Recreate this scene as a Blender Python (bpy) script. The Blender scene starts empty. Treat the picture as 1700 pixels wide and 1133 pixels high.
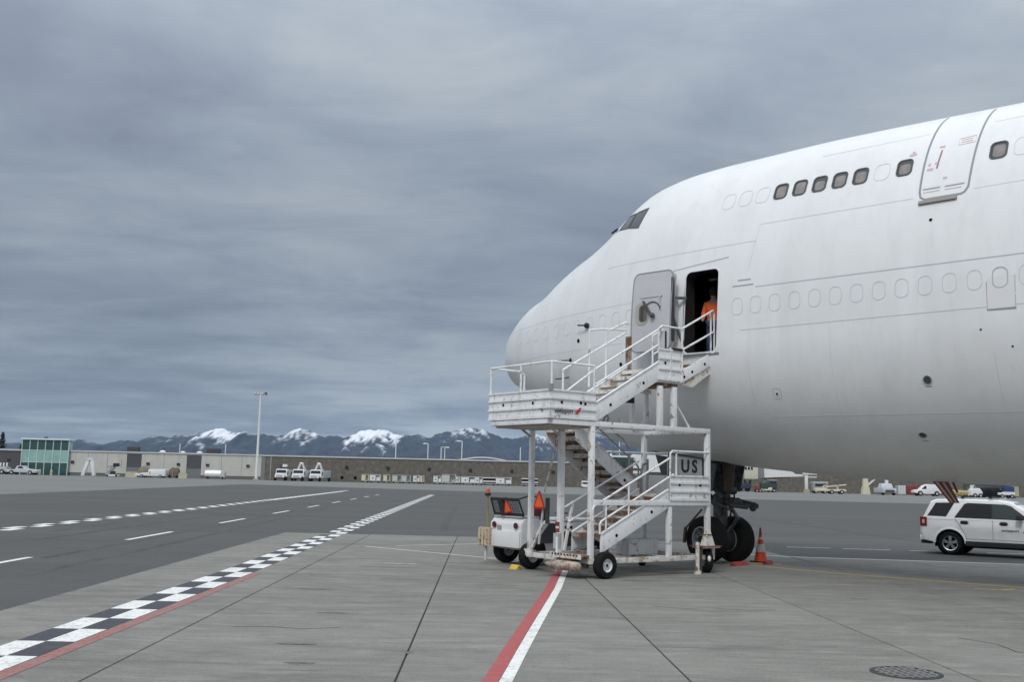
import bpy, bmesh, math, random
import numpy as np
from mathutils import Vector, Matrix
random.seed(7)
R = math.radians
PI = math.pi
scn = bpy.context.scene
COL = scn.collection

# ------------------------------------------------------------------ camera
cam = bpy.data.cameras.new('camera'); cam.lens = 36.0; cam.sensor_width = 36.0; cam.sensor_fit = 'HORIZONTAL'
cam.clip_start = 0.1; cam.clip_end = 30000
cam_ob = bpy.data.objects.new('camera', cam); COL.objects.link(cam_ob)
PITCH, ROLL = 0.134, 0.0231
fw = Vector((0, math.cos(PITCH), math.sin(PITCH))); u0 = Vector((0, -math.sin(PITCH), math.cos(PITCH))); r0 = Vector((1, 0, 0))
rt = math.cos(ROLL) * r0 + math.sin(ROLL) * u0; up = -math.sin(ROLL) * r0 + math.cos(ROLL) * u0
cam_ob.matrix_world = Matrix(((rt.x, up.x, -fw.x, 0), (rt.y, up.y, -fw.y, 0), (rt.z, up.z, -fw.z, 2.02), (0, 0, 0, 1)))
scn.camera = cam_ob

# ------------------------------------------------------------------ sky, sun, exposure
SUN_EL, SUN_AZ = 47.0, 200.0            # azimuth clockwise from +Y; soft light through the cloud behind the camera
world = bpy.data.worlds.new('World'); scn.world = world; world.use_nodes = True
nt = world.node_tree; nt.nodes.clear()
def N(t, **k):
    n = nt.nodes.new(t)
    for a, b in k.items(): setattr(n, a, b)
    return n
def mth(op, a, b=None):
    n = N('ShaderNodeMath', operation=op)
    for i, v in enumerate((a, b)):
        if v is None: continue
        if isinstance(v, (int, float)): n.inputs[i].default_value = v
        else: nt.links.new(v, n.inputs[i])
    return n.outputs[0]
out = N('ShaderNodeOutputWorld'); bg = N('ShaderNodeBackground'); bg.inputs[1].default_value = 0.1
nt.links.new(bg.outputs[0], out.inputs[0])
sky = N('ShaderNodeTexSky', sky_type='NISHITA'); sky.sun_disc = False
sky.sun_elevation = R(SUN_EL); sky.sun_rotation = R(SUN_AZ); sky.air_density = 1.0; sky.dust_density = 1.0
tc = N('ShaderNodeTexCoord'); sx = N('ShaderNodeSeparateXYZ'); nt.links.new(tc.outputs['Generated'], sx.inputs[0])
zc = mth('MAXIMUM', sx.outputs[2], 0.0)
den = mth('ADD', zc, 0.11)
px_ = mth('DIVIDE', sx.outputs[0], den); py_ = mth('DIVIDE', sx.outputs[1], den)
cx = N('ShaderNodeCombineXYZ'); nt.links.new(px_, cx.inputs[0]); nt.links.new(py_, cx.inputs[1])
def cloud(scale, detail, rough, dist, sxy, loc=(0, 0, 0)):
    mp = N('ShaderNodeMapping'); mp.inputs['Scale'].default_value = (sxy[0], sxy[1], 1); mp.inputs['Location'].default_value = loc
    nt.links.new(cx.outputs[0], mp.inputs[0])
    n = N('ShaderNodeTexNoise'); n.inputs['Scale'].default_value = scale; n.inputs['Detail'].default_value = detail
    n.inputs['Roughness'].default_value = rough; n.inputs['Distortion'].default_value = dist
    nt.links.new(mp.outputs[0], n.inputs['Vector']); return n.outputs['Fac']
c1 = cloud(0.55, 5, 0.50, 0.35, (1.0, 0.85), (3.1, 1.7, 0))
c2 = cloud(1.9, 8, 0.60, 0.45, (0.75, 1.1), (0.4, 2.2, 0))
cx2 = N('ShaderNodeCombineXYZ'); den2 = mth('ADD', zc, 0.035)
nt.links.new(mth('DIVIDE', sx.outputs[0], den2), cx2.inputs[0]); nt.links.new(mth('DIVIDE', sx.outputs[1], den2), cx2.inputs[1])
n3_ = N('ShaderNodeTexNoise'); n3_.inputs['Scale'].default_value = 0.55; n3_.inputs['Detail'].default_value = 7; n3_.inputs['Roughness'].default_value = .56; n3_.inputs['Distortion'].default_value = .3
nt.links.new(cx2.outputs[0], n3_.inputs['Vector'])
low_ = mth('MULTIPLY', mth('SUBTRACT', n3_.outputs['Fac'], .5), mth('MULTIPLY', mth('POWER', mth('SUBTRACT', 1.0, zc), 5), .62))
cm = mth('ADD', mth('ADD', mth('MULTIPLY', c1, 0.60), mth('MULTIPLY', c2, 0.40)), low_)
ramp = N('ShaderNodeValToRGB'); nt.links.new(cm, ramp.inputs[0])
el = ramp.color_ramp.elements
el[0].position = 0.40; el[0].color = (2.05, 2.52, 3.38, 1)
el[1].position = 0.61; el[1].color = (3.65, 4.26, 5.02, 1)
e = el.new(0.5); e.color = (2.66, 3.24, 4.12, 1)
# an overcast dome is brighter towards the zenith
zen = mth('ADD', mth('MULTIPLY', mth('POWER', zc, 2.2), 4.7), mth('ADD', mth('MULTIPLY', mth('MULTIPLY', mth('POWER', mth('SUBTRACT', 1.0, zc), 15), mth('MINIMUM', mth('MAXIMUM', mth('ADD', sx.outputs[0], .66), 0.0), .6)), 1.30), 0.765))
lo = N('ShaderNodeMix', data_type='RGBA', blend_type='MULTIPLY'); lo.inputs[0].default_value = 1.0
nt.links.new(ramp.outputs[0], lo.inputs[6])
cz = N('ShaderNodeCombineXYZ')      # thicker cloud overhead is whiter
for i, k_ in enumerate((.24, .08, -.14)): nt.links.new(mth('MULTIPLY', zen, mth('ADD', mth('MULTIPLY', zc, k_), 1.0)), cz.inputs[i])
nt.links.new(cz.outputs[0], lo.inputs[7])
mix = N('ShaderNodeMix', data_type='RGBA'); mix.inputs[0].default_value = 0.93
nt.links.new(sky.outputs[0], mix.inputs[6]); nt.links.new(lo.outputs[2], mix.inputs[7])
nt.links.new(mix.outputs[2], bg.inputs[0])
sun = bpy.data.lights.new('sun', 'SUN'); sun.energy = 1.5; sun.angle = R(16); sun.color = (1.0, 0.97, 0.92)
sun_ob = bpy.data.objects.new('sun', sun); COL.objects.link(sun_ob)
sd = Vector((math.sin(R(SUN_AZ)) * math.cos(R(SUN_EL)), math.cos(R(SUN_AZ)) * math.cos(R(SUN_EL)), math.sin(R(SUN_EL))))
sun_ob.rotation_euler = sd.to_track_quat('Z', 'Y').to_euler(); sun_ob.location = sd * 60
vs = scn.view_settings; vs.view_transform = 'Standard'; vs.look = 'None'; vs.exposure = 0.0; vs.gamma = 1.0; vs.use_curve_mapping = False
scn.cycles.volume_bounces = 0; scn.cycles.max_bounces = 8; scn.cycles.use_denoising = True

# ------------------------------------------------------------------ helpers
def tag(o, label=None, cat=None, group=None, kind=None):
    if label: o['label'] = label
    if cat: o['category'] = cat
    if group: o['group'] = group
    if kind: o['kind'] = kind
    return o
def thing(name, label, cat, loc=(0, 0, 0), rz=0.0, group=None):
    o = bpy.data.objects.new(name, None); o.empty_display_size = 0.3; COL.objects.link(o)
    o.location = loc; o.rotation_euler = (0, 0, rz)
    return tag(o, label, cat, group)
def dup(o, parent=None):
    c = o.copy(); COL.objects.link(c)
    if parent: c.parent = parent
    for ch in o.children: dup(ch, c)
    return c

class MB:
    def __init__(s): s.v = []; s.f = []
    def add(s, vs_, fs):
        k = len(s.v); s.v += [tuple(p) for p in vs_]; s.f += [tuple(i + k for i in f) for f in fs]; return s
    def hexa(s, p):   # 8 pts: bottom 4 ccw, top 4 ccw
        return s.add(p, [(3, 2, 1, 0), (4, 5, 6, 7), (0, 1, 5, 4), (1, 2, 6, 5), (2, 3, 7, 6), (3, 0, 4, 7)])
    def box(s, x0, x1, y0, y1, z0, z1):
        return s.hexa([(x0, y0, z0), (x1, y0, z0), (x1, y1, z0), (x0, y1, z0), (x0, y0, z1), (x1, y0, z1), (x1, y1, z1), (x0, y1, z1)])
    def taper(s, x0, x1, y0, y1, z0, z1, tx, ty, sx_=0, sy_=0):
        return s.hexa([(x0, y0, z0), (x1, y0, z0), (x1, y1, z0), (x0, y1, z0), (x0 + tx + sx_, y0 + ty + sy_, z1), (x1 - tx + sx_, y0 + ty + sy_, z1), (x1 - tx + sx_, y1 - ty + sy_, z1), (x0 + tx + sx_, y1 - ty + sy_, z1)])
    def bar(s, p, q, w, h, upv=(0, 0, 1)):
        p, q = Vector(p), Vector(q); d = (q - p).normalized(); u = Vector(upv)
        if abs(d.dot(u)) > .99: u = Vector((1, 0, 0))
        a = d.cross(u).normalized(); b = a.cross(d).normalized(); a *= w / 2; b *= h / 2
        return s.hexa([p - a - b, p + a - b, q + a - b, q - a - b, p - a + b, p + a + b, q + a + b, q - a + b])
    def tube(s, p, q, r, n=8, r2=None, cap=True):
        p, q = Vector(p), Vector(q); d = (q - p).normalized(); u = Vector((0, 0, 1)) if abs(d.z) < .9 else Vector((1, 0, 0))
        a = d.cross(u).normalized(); b = a.cross(d).normalized(); r2 = r if r2 is None else r2
        k = [(math.cos(2 * PI * i / n), math.sin(2 * PI * i / n)) for i in range(n)]
        P = [p + (a * c + b * t) * r for c, t in k] + [q + (a * c + b * t) * r2 for c, t in k]
        F = [(i, (i + 1) % n, n + (i + 1) % n, n + i) for i in range(n)]
        if cap: F += [tuple(range(n - 1, -1, -1)), tuple(range(n, 2 * n))]
        return s.add(P, F)
    def poly(s, pts, r, n=8):
        pts = [Vector(p) for p in pts]
        for a, b in zip(pts[:-1], pts[1:]): s.tube(a, b, r, n)
        for p in pts[1:-1]: s.ball(p, r * 1.02, 6, 4)
        return s
    def ball(s, c, r, n=10, m=6, sc=(1, 1, 1)):
        P = []; F = []
        for j in range(m + 1):
            t = PI * j / m
            for i in range(n):
                a = 2 * PI * i / n
                P.append((c[0] + r * sc[0] * math.sin(t) * math.cos(a), c[1] + r * sc[1] * math.sin(t) * math.sin(a), c[2] + r * sc[2] * math.cos(t)))
        for j in range(m):
            for i in range(n): F.append((j * n + i, (j + 1) * n + i, (j + 1) * n + (i + 1) % n, j * n + (i + 1) % n))
        return s.add(P, F)
    def lathe(s, prof, n=24, c=(0, 0, 0), axis='z', cap=True):   # prof: (radius, height); cap=False joins last ring to first
        P = []; F = []
        if not cap: prof = list(prof) + [prof[0]]
        for r, h in prof:
            for i in range(n):
                a = 2 * PI * i / n; x, y = r * math.cos(a), r * math.sin(a)
                P.append({'z': (c[0] + x, c[1] + y, c[2] + h), 'y': (c[0] + x, c[1] + h, c[2] + y), 'x': (c[0] + h, c[1] + x, c[2] + y)}[axis])
        for j in range(len(prof) - 1):
            for i in range(n): F.append((j * n + i, j * n + (i + 1) % n, (j + 1) * n + (i + 1) % n, (j + 1) * n + i))
        if cap: F += [tuple(range(n)), tuple(range((len(prof) - 1) * n, len(prof) * n))]
        return s.add(P, F)
    def prism(s, pts, y0, y1, axis='y'):   # polygon (u,v) extruded
        n = len(pts)
        g = {'y': lambda u, v, t: (u, t, v), 'z': lambda u, v, t: (u, v, t), 'x': lambda u, v, t: (t, u, v)}[axis]
        return s.add([g(u, v, y0) for u, v in pts] + [g(u, v, y1) for u, v in pts],
                     [tuple(range(n)), tuple(range(2 * n - 1, n - 1, -1))] + [(i, (i + 1) % n, n + (i + 1) % n, n + i) for i in range(n)])
    def quad(s, a, b, c, d): return s.add([a, b, c, d], [(0, 1, 2, 3)])
    def build(s, name, m, parent=None, bevel=0, smooth=0, keep=False):
        me = bpy.data.meshes.new(name); me.from_pydata([tuple(p) for p in s.v], [], s.f)
        bm = bmesh.new(); bm.from_mesh(me)
        if not keep: bmesh.ops.recalc_face_normals(bm, faces=bm.faces)
        if bevel:
            es = [e_ for e_ in bm.edges if len(e_.link_faces) == 2 and e_.calc_face_angle(0) > 0.5]
            bmesh.ops.bevel(bm, geom=es, offset=bevel, segments=2, affect='EDGES', profile=0.6, clamp_overlap=True)
        bm.to_mesh(me); bm.free()
        if smooth or bevel:
            me.polygons.foreach_set('use_smooth', [True] * len(me.polygons)); me.set_sharp_from_angle(angle=R(smooth or 35))
        for mm in (m if isinstance(m, (list, tuple)) else [m]): me.materials.append(mm)
        o = bpy.data.objects.new(name, me); COL.objects.link(o)
        if parent: o.parent = parent
        return o
def share(name, o, parent, loc=(0, 0, 0), rot=(0, 0, 0), scale=(1, 1, 1)):
    c = bpy.data.objects.new(name, o.data); COL.objects.link(c); c.parent = parent; c.location = loc; c.rotation_euler = rot; c.scale = scale
    return c
def rrect(w, h, r, n=5):
    P = []
    for cx_, cy_, a0 in ((w / 2 - r, h / 2 - r, 0), (-w / 2 + r, h / 2 - r, 90), (-w / 2 + r, -h / 2 + r, 180), (w / 2 - r, -h / 2 + r, 270)):
        for i in range(n + 1):
            a = R(a0 + 90 * i / n); P.append((cx_ + r * math.cos(a), cy_ + r * math.sin(a)))
    return P
def text(name, body, size, m, parent, loc, rot, ext=0.002, align='CENTER', shear=0, bold=0, sxy=(1, 1), sp=1.0):
    cu = bpy.data.curves.new(name, 'FONT'); cu.body = body; cu.size = size; cu.extrude = ext; cu.align_x = align; cu.align_y = 'CENTER'
    cu.shear = shear; cu.offset = bold; cu.space_character = sp; cu.resolution_u = 3
    t = bpy.data.objects.new(name, cu); COL.objects.link(t)
    dg = bpy.context.evaluated_depsgraph_get(); me = bpy.data.meshes.new_from_object(t.evaluated_get(dg))
    bpy.data.objects.remove(t); bpy.data.curves.remove(cu)
    me.materials.clear(); me.materials.append(m)
    o = bpy.data.objects.new(name, me); COL.objects.link(o); o.parent = parent; o.location = loc; o.rotation_euler = rot; o.scale = (sxy[0], sxy[1], 1)
    return o

# ------------------------------------------------------------------ materials
def mat(name, col, rough=0.6, metal=0.0, var=0.0, vs_=3.0, bump=0.0, bs=40.0, stain=None, streak=None, coat=0.0, emit=None, spec=None, random_tone=0.0, stretch=(1, 1, 1)):
    m = bpy.data.materials.new(name); m.use_nodes = True; t = m.node_tree; b = t.nodes['Principled BSDF']; L = t.links
    b.inputs['Roughness'].default_value = rough; b.inputs['Metallic'].default_value = metal
    b.inputs['Coat Weight'].default_value = coat
    if spec is not None: b.inputs['Specular IOR Level'].default_value = spec
    c = t.nodes.new('ShaderNodeRGB'); c.outputs[0].default_value = (*col, 1); cur = c.outputs[0]
    co = t.nodes.new('ShaderNodeTexCoord')
    def vec(sc):
        mp = t.nodes.new('ShaderNodeMapping'); mp.inputs['Scale'].default_value = sc; L.new(co.outputs['Object'], mp.inputs[0]); return mp.outputs[0]
    def noise(scale, sc=(1, 1, 1), detail=5, rg=.6):
        n = t.nodes.new('ShaderNodeTexNoise'); n.inputs['Scale'].default_value = scale; n.inputs['Detail'].default_value = detail; n.inputs['Roughness'].default_value = rg
        L.new(vec(sc), n.inputs['Vector']); return n.outputs['Fac']
    def rng(f, a, b_, c_, d):
        n = t.nodes.new('ShaderNodeMapRange'); n.inputs[1].default_value = a; n.inputs[2].default_value = b_; n.inputs[3].default_value = c_; n.inputs[4].default_value = d
        L.new(f, n.inputs[0]); return n.outputs[0]
    def mixc(f, a, colr, bt='MIX'):
        n = t.nodes.new('ShaderNodeMix'); n.data_type = 'RGBA'; n.blend_type = bt
        if isinstance(f, float): n.inputs[0].default_value = f
        else: L.new(f, n.inputs[0])
        L.new(a, n.inputs[6])
        if isinstance(colr, tuple): n.inputs[7].default_value = (*colr, 1)
        else: L.new(colr, n.inputs[7])
        return n.outputs[2]
    if random_tone:
        oi = t.nodes.new('ShaderNodeObjectInfo'); f = rng(oi.outputs['Random'], 0, 1, 1 - random_tone, 1 + random_tone)
        cb = t.nodes.new('ShaderNodeCombineXYZ'); [L.new(f, cb.inputs[i]) for i in range(3)]
        cur = mixc(1.0, cur, cb.outputs[0], 'MULTIPLY')
    if var:
        f = rng(noise(vs_, stretch), .3, .7, 1 - var, 1 + var)
        cb = t.nodes.new('ShaderNodeCombineXYZ'); [L.new(f, cb.inputs[i]) for i in range(3)]
        cur = mixc(1.0, cur, cb.outputs[0], 'MULTIPLY')
    for spec_ in (stain or []):      # (colour, scale, lo, hi, amount, stretch)
        sc_, scale, lo_, hi_, am = spec_[:5]; st_ = spec_[5] if len(spec_) > 5 else (1, 1, 1)
        cur = mixc(rng(noise(scale, st_, 6, .65), lo_, hi_, 0, am), cur, sc_)
    L.new(cur, b.inputs['Base Color'])
    if bump:
        bn = t.nodes.new('ShaderNodeBump'); bn.inputs['Strength'].default_value = bump; bn.inputs['Distance'].default_value = 0.02
        L.new(noise(bs, stretch), bn.inputs['Height']); L.new(bn.outputs[0], b.inputs['Normal'])
    if emit: b.inputs['Emission Color'].default_value = (*emit[:3], 1); b.inputs['Emission Strength'].default_value = emit[3]
    return m
RUST = (.17, .075, .032); RUST2 = (.28, .16, .085)
M = {}
M['skin'] = mat('aircraft_white', (.80, .81, .82), .36, var=.02, vs_=.9, coat=.15, stretch=(1, 1, .35),
                stain=[((.62, .63, .63), 1.3, .46, .74, .42, (1, 1, .2)), ((.56, .53, .48), 5, .56, .80, .26, (1, 1, .10)), ((.66, .66, .66), .35, .45, .7, .4), ((.45, .43, .40), 16, .66, .8, .25, (1, 1, .3))])
M['skin2'] = mat('aircraft_white_panel', (.79, .80, .81), .36, coat=.2)
M['seam'] = mat('skin_seam_grey', (.46, .48, .50), .6)
M['seamd'] = mat('door_seal_grey', (.27, .29, .31), .6); M['plug'] = mat('plug_outline', (.61, .63, .65), .55); M['faint'] = mat('faint_seam', (.62, .64, .655), .5)
M['lining'] = mat('door_lining_grey', (.52, .52, .54), .55, var=.05, vs_=2)
M['cabin'] = mat('unlit_cabin', (.018, .017, .016), .8)  # near-black paints in the shade of the unlit lobby behind the door
M['glass'] = mat('dark_glass', (.02, .024, .028), .08, spec=.7)
M['blind'] = mat('cabin_blind', (.20, .175, .165), .3, var=.3, vs_=9, stretch=(1, 1, .3), coat=.6)
M['alu'] = mat('bare_metal', (.38, .38, .38), .38, 1.0, var=.12)
M['grime'] = mat('oily_metal', (.05, .05, .05), .5, .5, var=.4, vs_=12)
M['gear'] = mat('gear_grey', (.10, .105, .105), .5, var=.3, vs_=10, stain=[((.03, .03, .03), 8, .45, .62, .85)])
M['brown'] = mat('brown_gear_door', (.085, .062, .04), .6, var=.25, vs_=6)
M['ledge'] = mat('tan_ledge', (.26, .235, .21), .6)
M['red'] = mat('red_print', (.33, .17, .18), .6); M['pink'] = mat('faded_red_print', (.60, .46, .46), .6)
M['grey_print'] = mat('grey_print', (.33, .34, .36), .6)
M['tyre'] = mat('tyre_rubber', (.012, .012, .0125), .85, var=.3, vs_=20, stain=[((.04, .039, .037), 9, .58, .8, .5)], spec=.2)
M['stair'] = mat('stair_white_paint', (.83, .84, .85), .45, var=.04, vs_=3,
                 stain=[((.60, .59, .56), 3, .48, .8, .5, (1, 1, .25)), ((.42, .33, .25), 6, .56, .74, .55, (1, 1, .22)), (RUST2, 5.0, .585, .66, .85), (RUST, 13, .63, .70, .92)])
M['stair2'] = mat('stair_worn_paint', (.70, .69, .65), .6, var=.08, vs_=4,
                  stain=[(RUST2, 4.2, .5, .64, .9), (RUST, 9, .56, .68, .95)])
M['rust'] = mat('rusty_steel', (.17, .088, .048), .85, var=.35, vs_=7, stain=[((.42, .40, .37), 4, .5, .62, .8)])
M['hole'] = mat('black_hole', (.006, .006, .006), .95, spec=.1)
M['black'] = mat('black_paint', (.02, .02, .022), .45); M['blackm'] = mat('black_matt', (.025, .025, .027), .8)
M['white'] = mat('vehicle_white', (.80, .80, .80), .3, var=.03, vs_=1.5, coat=.4, stain=[((.55, .54, .52), 3, .55, .8, .3, (1, 1, .4))])
M['whitem'] = mat('matt_white', (.74, .74, .73), .6, var=.05, vs_=2)
M['cream'] = mat('cream_paint', (.66, .60, .44), .55, var=.08, vs_=2, stain=[(RUST2, 5, .6, .7, .7)])
M['grey'] = mat('mid_grey_paint', (.30, .31, .32), .55, var=.08, vs_=3); M['lgrey'] = mat('light_grey_paint', (.47, .48, .49), .55, var=.06)
M['dgrey'] = mat('dark_grey_paint', (.075, .077, .082), .6, var=.12, vs_=3)
M['orange'] = mat('safety_orange', (.90, .10, .025), .5); M['redr'] = mat('reflector_red', (.45, .02, .02), .35)
M['redp'] = mat('red_paint', (.22, .04, .035), .5, var=.15); M['dred'] = mat('dark_red_seat', (.12, .015, .018), .6)
M['yellow'] = mat('yellow_paint', (.66, .47, .06), .5, var=.1); M['blue'] = mat('dark_blue_paint', (.03, .06, .17), .5)
M['signgrey'] = mat('sign_grey', (.36, .37, .38), .5, var=.05, vs_=4)
M['lamp'] = mat('lamp_lens', (.75, .76, .78), .2); M['chrome'] = mat('wheel_alloy', (.62, .63, .65), .28, 1.0)
M['green'] = mat('dark_green_paint', (.03, .06, .05), .6, var=.2)
M['reddark'] = mat('hatch_red_brown', (.17, .06, .05), .6, var=.2, vs_=6); M['hatchp'] = mat('hatch_pale_stripe', (.55, .36, .32), .6)
# ------------------------------------------------------------------ ground
def ground_mat(name, col, fine, patch, extra=None, stretch=(1, 1, 1), rough=.85, random_tone=0, bump=.25):
    st = [((col[0] * .62, col[1] * .62, col[2] * .63), patch, .50, .72, .55, stretch), ((col[0] * 1.28, col[1] * 1.28, col[2] * 1.26), patch * 2.7, .52, .75, .45, stretch)] + (extra or [])
    return mat(name, col, rough, var=.24, vs_=fine, bump=bump, bs=fine * 2, stain=st, random_tone=random_tone, stretch=(1, 1, 1))
M['slab'] = ground_mat('apron_concrete', (.207, .202, .182), 30, .55, [((.11, .107, .096), 1.5, .46, .70, .55, (.45, 1.7, 1)), ((.33, .325, .295), 2.2, .50, .72, .55, (.5, 1.5, 1)), ((.12, .118, .108), 8, .50, .72, .5, (.3, 1.9, 1)), ((.38, .375, .345), 13, .56, .74, .5, (.35, 1.5, 1)), ((.10, .098, .09), 16, .6, .74, .4, (.15, 2, 1)), ((.055, .055, .054), 1.1, .64, .72, .55, (.3, 2.6, 1)), ((.085, .08, .072), .33, .55, .78, .5), ((.27, .27, .25), .8, .53, .75, .5, (.5, 1.4, 1)), ((.045, .043, .04), 5.5, .70, .76, .55), ((.07, .068, .062), .55, .60, .70, .5, (.16, 3.4, 1))], (.5, 1.6, 1), random_tone=.085, bump=.45)
M['asphalt'] = ground_mat('taxi_asphalt', (.074, .073, .070), 22, .13, [((.045, .045, .045), .5, .56, .72, .7, (.2, 1.8, 1)), ((.093, .092, .09), .09, .48, .7, .8, (.3, 2.2, 1)), ((.055, .055, .054), 1.4, .6, .75, .5, (.12, 2.4, 1)), ((.12, .12, .12), 6, .54, .8, .45, (.3, 2, 1))], (.4, 1.4, 1))
M['farapron'] = ground_mat('far_concrete', (.172, .173, .165), 5, .05, None, (.3, 1.5, 1))
M['under'] = mat('joint_filler', (.028, .028, .028), .9)
def paint(name, col, worn, wear=.60):
    return mat(name, col, .7, var=.1, vs_=6, stain=[(worn, 16, wear, wear + .12, .85), (worn, 2.3, wear, wear + .22, .7), ((.02, .02, .02), 3.1, .68, .8, .35, (.5, 2, 1))])
M['pwhite'] = paint('white_road_paint', (.76, .76, .74), (.25, .25, .24), .545)
M['pwhite2'] = paint('faded_white_paint', (.55, .55, .54), (.24, .24, .23), .54)
M['pblack'] = paint('black_road_paint', (.048, .047, .060), (.15, .15, .145), .58)
M['pred'] = paint('red_road_paint', (.38, .075, .075), (.24, .19, .175), .545)
M['pred2'] = paint('worn_red_paint', (.37, .075, .07), (.21, .20, .18), .445)
M['pyellow'] = paint('yellow_road_paint', (.50, .36, .11), (.26, .25, .22), .58)

def sheet(name, pts, z, m, label=None, cat=None):
    o = MB().add([(x, y, z) for x, y in pts], [tuple(range(len(pts)))]).build(name, m, keep=True)
    if o.data.polygons[0].normal.z < 0: o.data.flip_normals()
    return tag(o, kind='structure')
sheet('ground', [(-6500, -300), (6500, -300), (6500, 7600), (-6500, 7600)], -0.030, M['farapron'])
sheet('road', [(-36, -60), (60, -60), (105, 60), (90, 136), (60, 139), (34.5, 143), (.5, 155), (-47, 185), (-45, 160), (-41, 110), (-38.5, 80), (-37, 55)], -0.022, M['asphalt'])
# concrete apron: a dark filler sheet below, slabs with open joints above it
xl = [-7.05, -4.07, -1.07, 1.94, 5.09, 8.52, 11.7, 14.8, 17.9, 21.0, 24.1]
yl = [-3.0, .1, 3.2, 6.5, 9.6, 12.6, 15.5, 18.55, 21.5, 24.4, 27.4, 30.3, 33.2, 36.1]
gx = lambda x, y: x - .0255 * (y - 10)
ap = tag(MB().prism([(gx(-7.055, -3), -3), (gx(24.1, -3), -3), (gx(24.1, 27.4), 27.4), (gx(8.53, 27.4), 27.4), (gx(8.53, 36.11), 36.11), (gx(-7.055, 36.11), 36.11)], -.2, -.016, 'z').build('apron', M['under']), kind='structure')
for i in range(len(xl) - 1):
    for j in range(len(yl) - 1):
        if i >= 5 and yl[j] > 27: continue
        x0, x1, y0, y1 = xl[i], xl[i + 1], yl[j], yl[j + 1]
        gp = .011; gy = .010
        P = [(gx(x0 + gp, y0), y0 + gy), (gx(x1 - gp, y0), y0 + gy), (gx(x1 - gp, y1), y1 - gy), (gx(x0 + gp, y1), y1 - gy)]
        mb = MB(); b_ = .006
        cxm = sum(p[0] for p in P) / 4; cym = sum(p[1] for p in P) / 4
        ins = [(p[0] + (b_ if p[0] < cxm else -b_), p[1] + (b_ if p[1] < cym else -b_)) for p in P]
        mb.add([(p[0], p[1], -.018) for p in P] + [(p[0], p[1], -.005) for p in P] + [(p[0], p[1], 0) for p in ins],
               [(0, 1, 5, 4), (1, 2, 6, 5), (2, 3, 7, 6), (3, 0, 4, 7), (4, 5, 9, 8), (5, 6, 10, 9), (6, 7, 11, 10), (7, 4, 8, 11), (8, 9, 10, 11)])
        mb.build('concrete_slab', M['slab'], ap)
for i in range(5, len(xl) - 1):      # last, shorter row of slabs up to the white edge line
    f_ = lambda x: 29.62 - .138 * (x - 8.5)
    P = [(gx(xl[i] + .011, 27.4), 27.404), (gx(xl[i + 1] - .011, 27.4), 27.404), (gx(xl[i + 1] - .011, 28.5), f_(xl[i + 1])), (gx(xl[i] + .011, 28.5), f_(xl[i]))]
    if P[2][1] > 27.5: MB().prism(P, -.018, 0, 'z').build('concrete_slab', M['slab'], ap)
# painted markings (thin sheets, 4 mm above what they lie on)
def stripe(mb, pts, w, z=.004):
    pts = [Vector((p[0], p[1], 0)) for p in pts]; L_ = []
    for k, p in enumerate(pts):
        d = (pts[min(k + 1, len(pts) - 1)] - pts[max(k - 1, 0)]).normalized(); n_ = Vector((-d.y, d.x, 0))
        L_ += [(*(p + n_ * w / 2).xy, z), (*(p - n_ * w / 2).xy, z)]
    mb.add(L_, [(2 * k, 2 * k + 1, 2 * k + 3, 2 * k + 2) for k in range(len(pts) - 1)]); return mb
def mark(name, mb, m):
    o = mb.build(name, m, keep=True)
    for p in o.data.polygons:
        if p.normal.z < 0: p.flip()
    return tag(o, kind='structure')
def ckx(y):   # centre line of the chequered strip
    return -5.365 - .0145 * (y - 10.5) if y < 22 else -5.53 - .0335 * (y - 22)
wq, bq = MB(), MB()
for k in range(-2, 109):
    y0 = 11.42 + (k) * .995; y1 = y0 + .995
    z = .004 if y1 < 36.1 else -.014
    for side in (0, 1):
        a0, a1 = ckx(y0), ckx(y1); w_ = .35
        xs = ((a0 - w_, a0, a1, a1 - w_) if side == 0 else (a0, a0 + w_ - .01, a1 + w_ - .01, a1))
        (wq if (k + side) % 2 == 0 else bq).quad((xs[0], y0, z), (xs[1], y0, z), (xs[2], y1, z), (xs[3], y1, z))
mark('white_marking', wq, M['pwhite']); mark('black_marking', bq, M['pblack'])
mark('red_edge_marking', stripe(MB(), [(ckx(y) + .455, y) for y in np.arange(6, 21.5, .8)], .20), M['pred2'])
z_ = MB()
for k in range(0, 84):
    y = 25.3 + 1.22 * k; zxf = lambda yy: (-16.3 - .034 * (yy - 25) if yy < 60 else -17.5 - .047 * (yy - 60)) + (.21 if k % 2 else -.21)
    stripe(z_, [(zxf(y), y), (zxf(y + 1.2), y + 1.2)], .42, -.016)
mark('zipper_marking', z_, M['pwhite'])
mark('zipper_far_marking', stripe(MB(), [(-18.3, 80), (-19.7, 108), (-21.6, 139)], .5, -.017), M['pwhite2'])
d_ = MB()
for k in range(9):
    y = 19.4 + 11.25 * k; d0 = lambda yy: -10.93 - .0365 * (yy - 23.5)
    stripe(d_, [(d0(y), y), (d0(y + 4.6), y + 4.6)], .17, -.016)
mark('lane_dash_marking', d_, M['pwhite'])
redp = [(-.55, 7.0), (-.30, 9.3), (-.14, 10.61), (.04, 12.4), (.26, 14.5), (.53, 17.0), (.81, 19.6), (1.08, 22.6), (1.25, 24.4)]
stripe_w = [(x + .155, y) for x, y in redp]
mark('red_curve_marking', stripe(MB(), redp, .165), M['pred'])
mark('white_curve_marking', stripe(MB(), stripe_w, .13), M['pwhite'])
mark('crossing_marking', stripe(stripe(MB(), [(-4.09, 29.96), (-.6, 26.82), (2.2, 24.4)], .13), [(-3.24, 30.5), (-.85, 32.3), (3.4, 33.0)], .12), M['pwhite2'])
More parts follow.
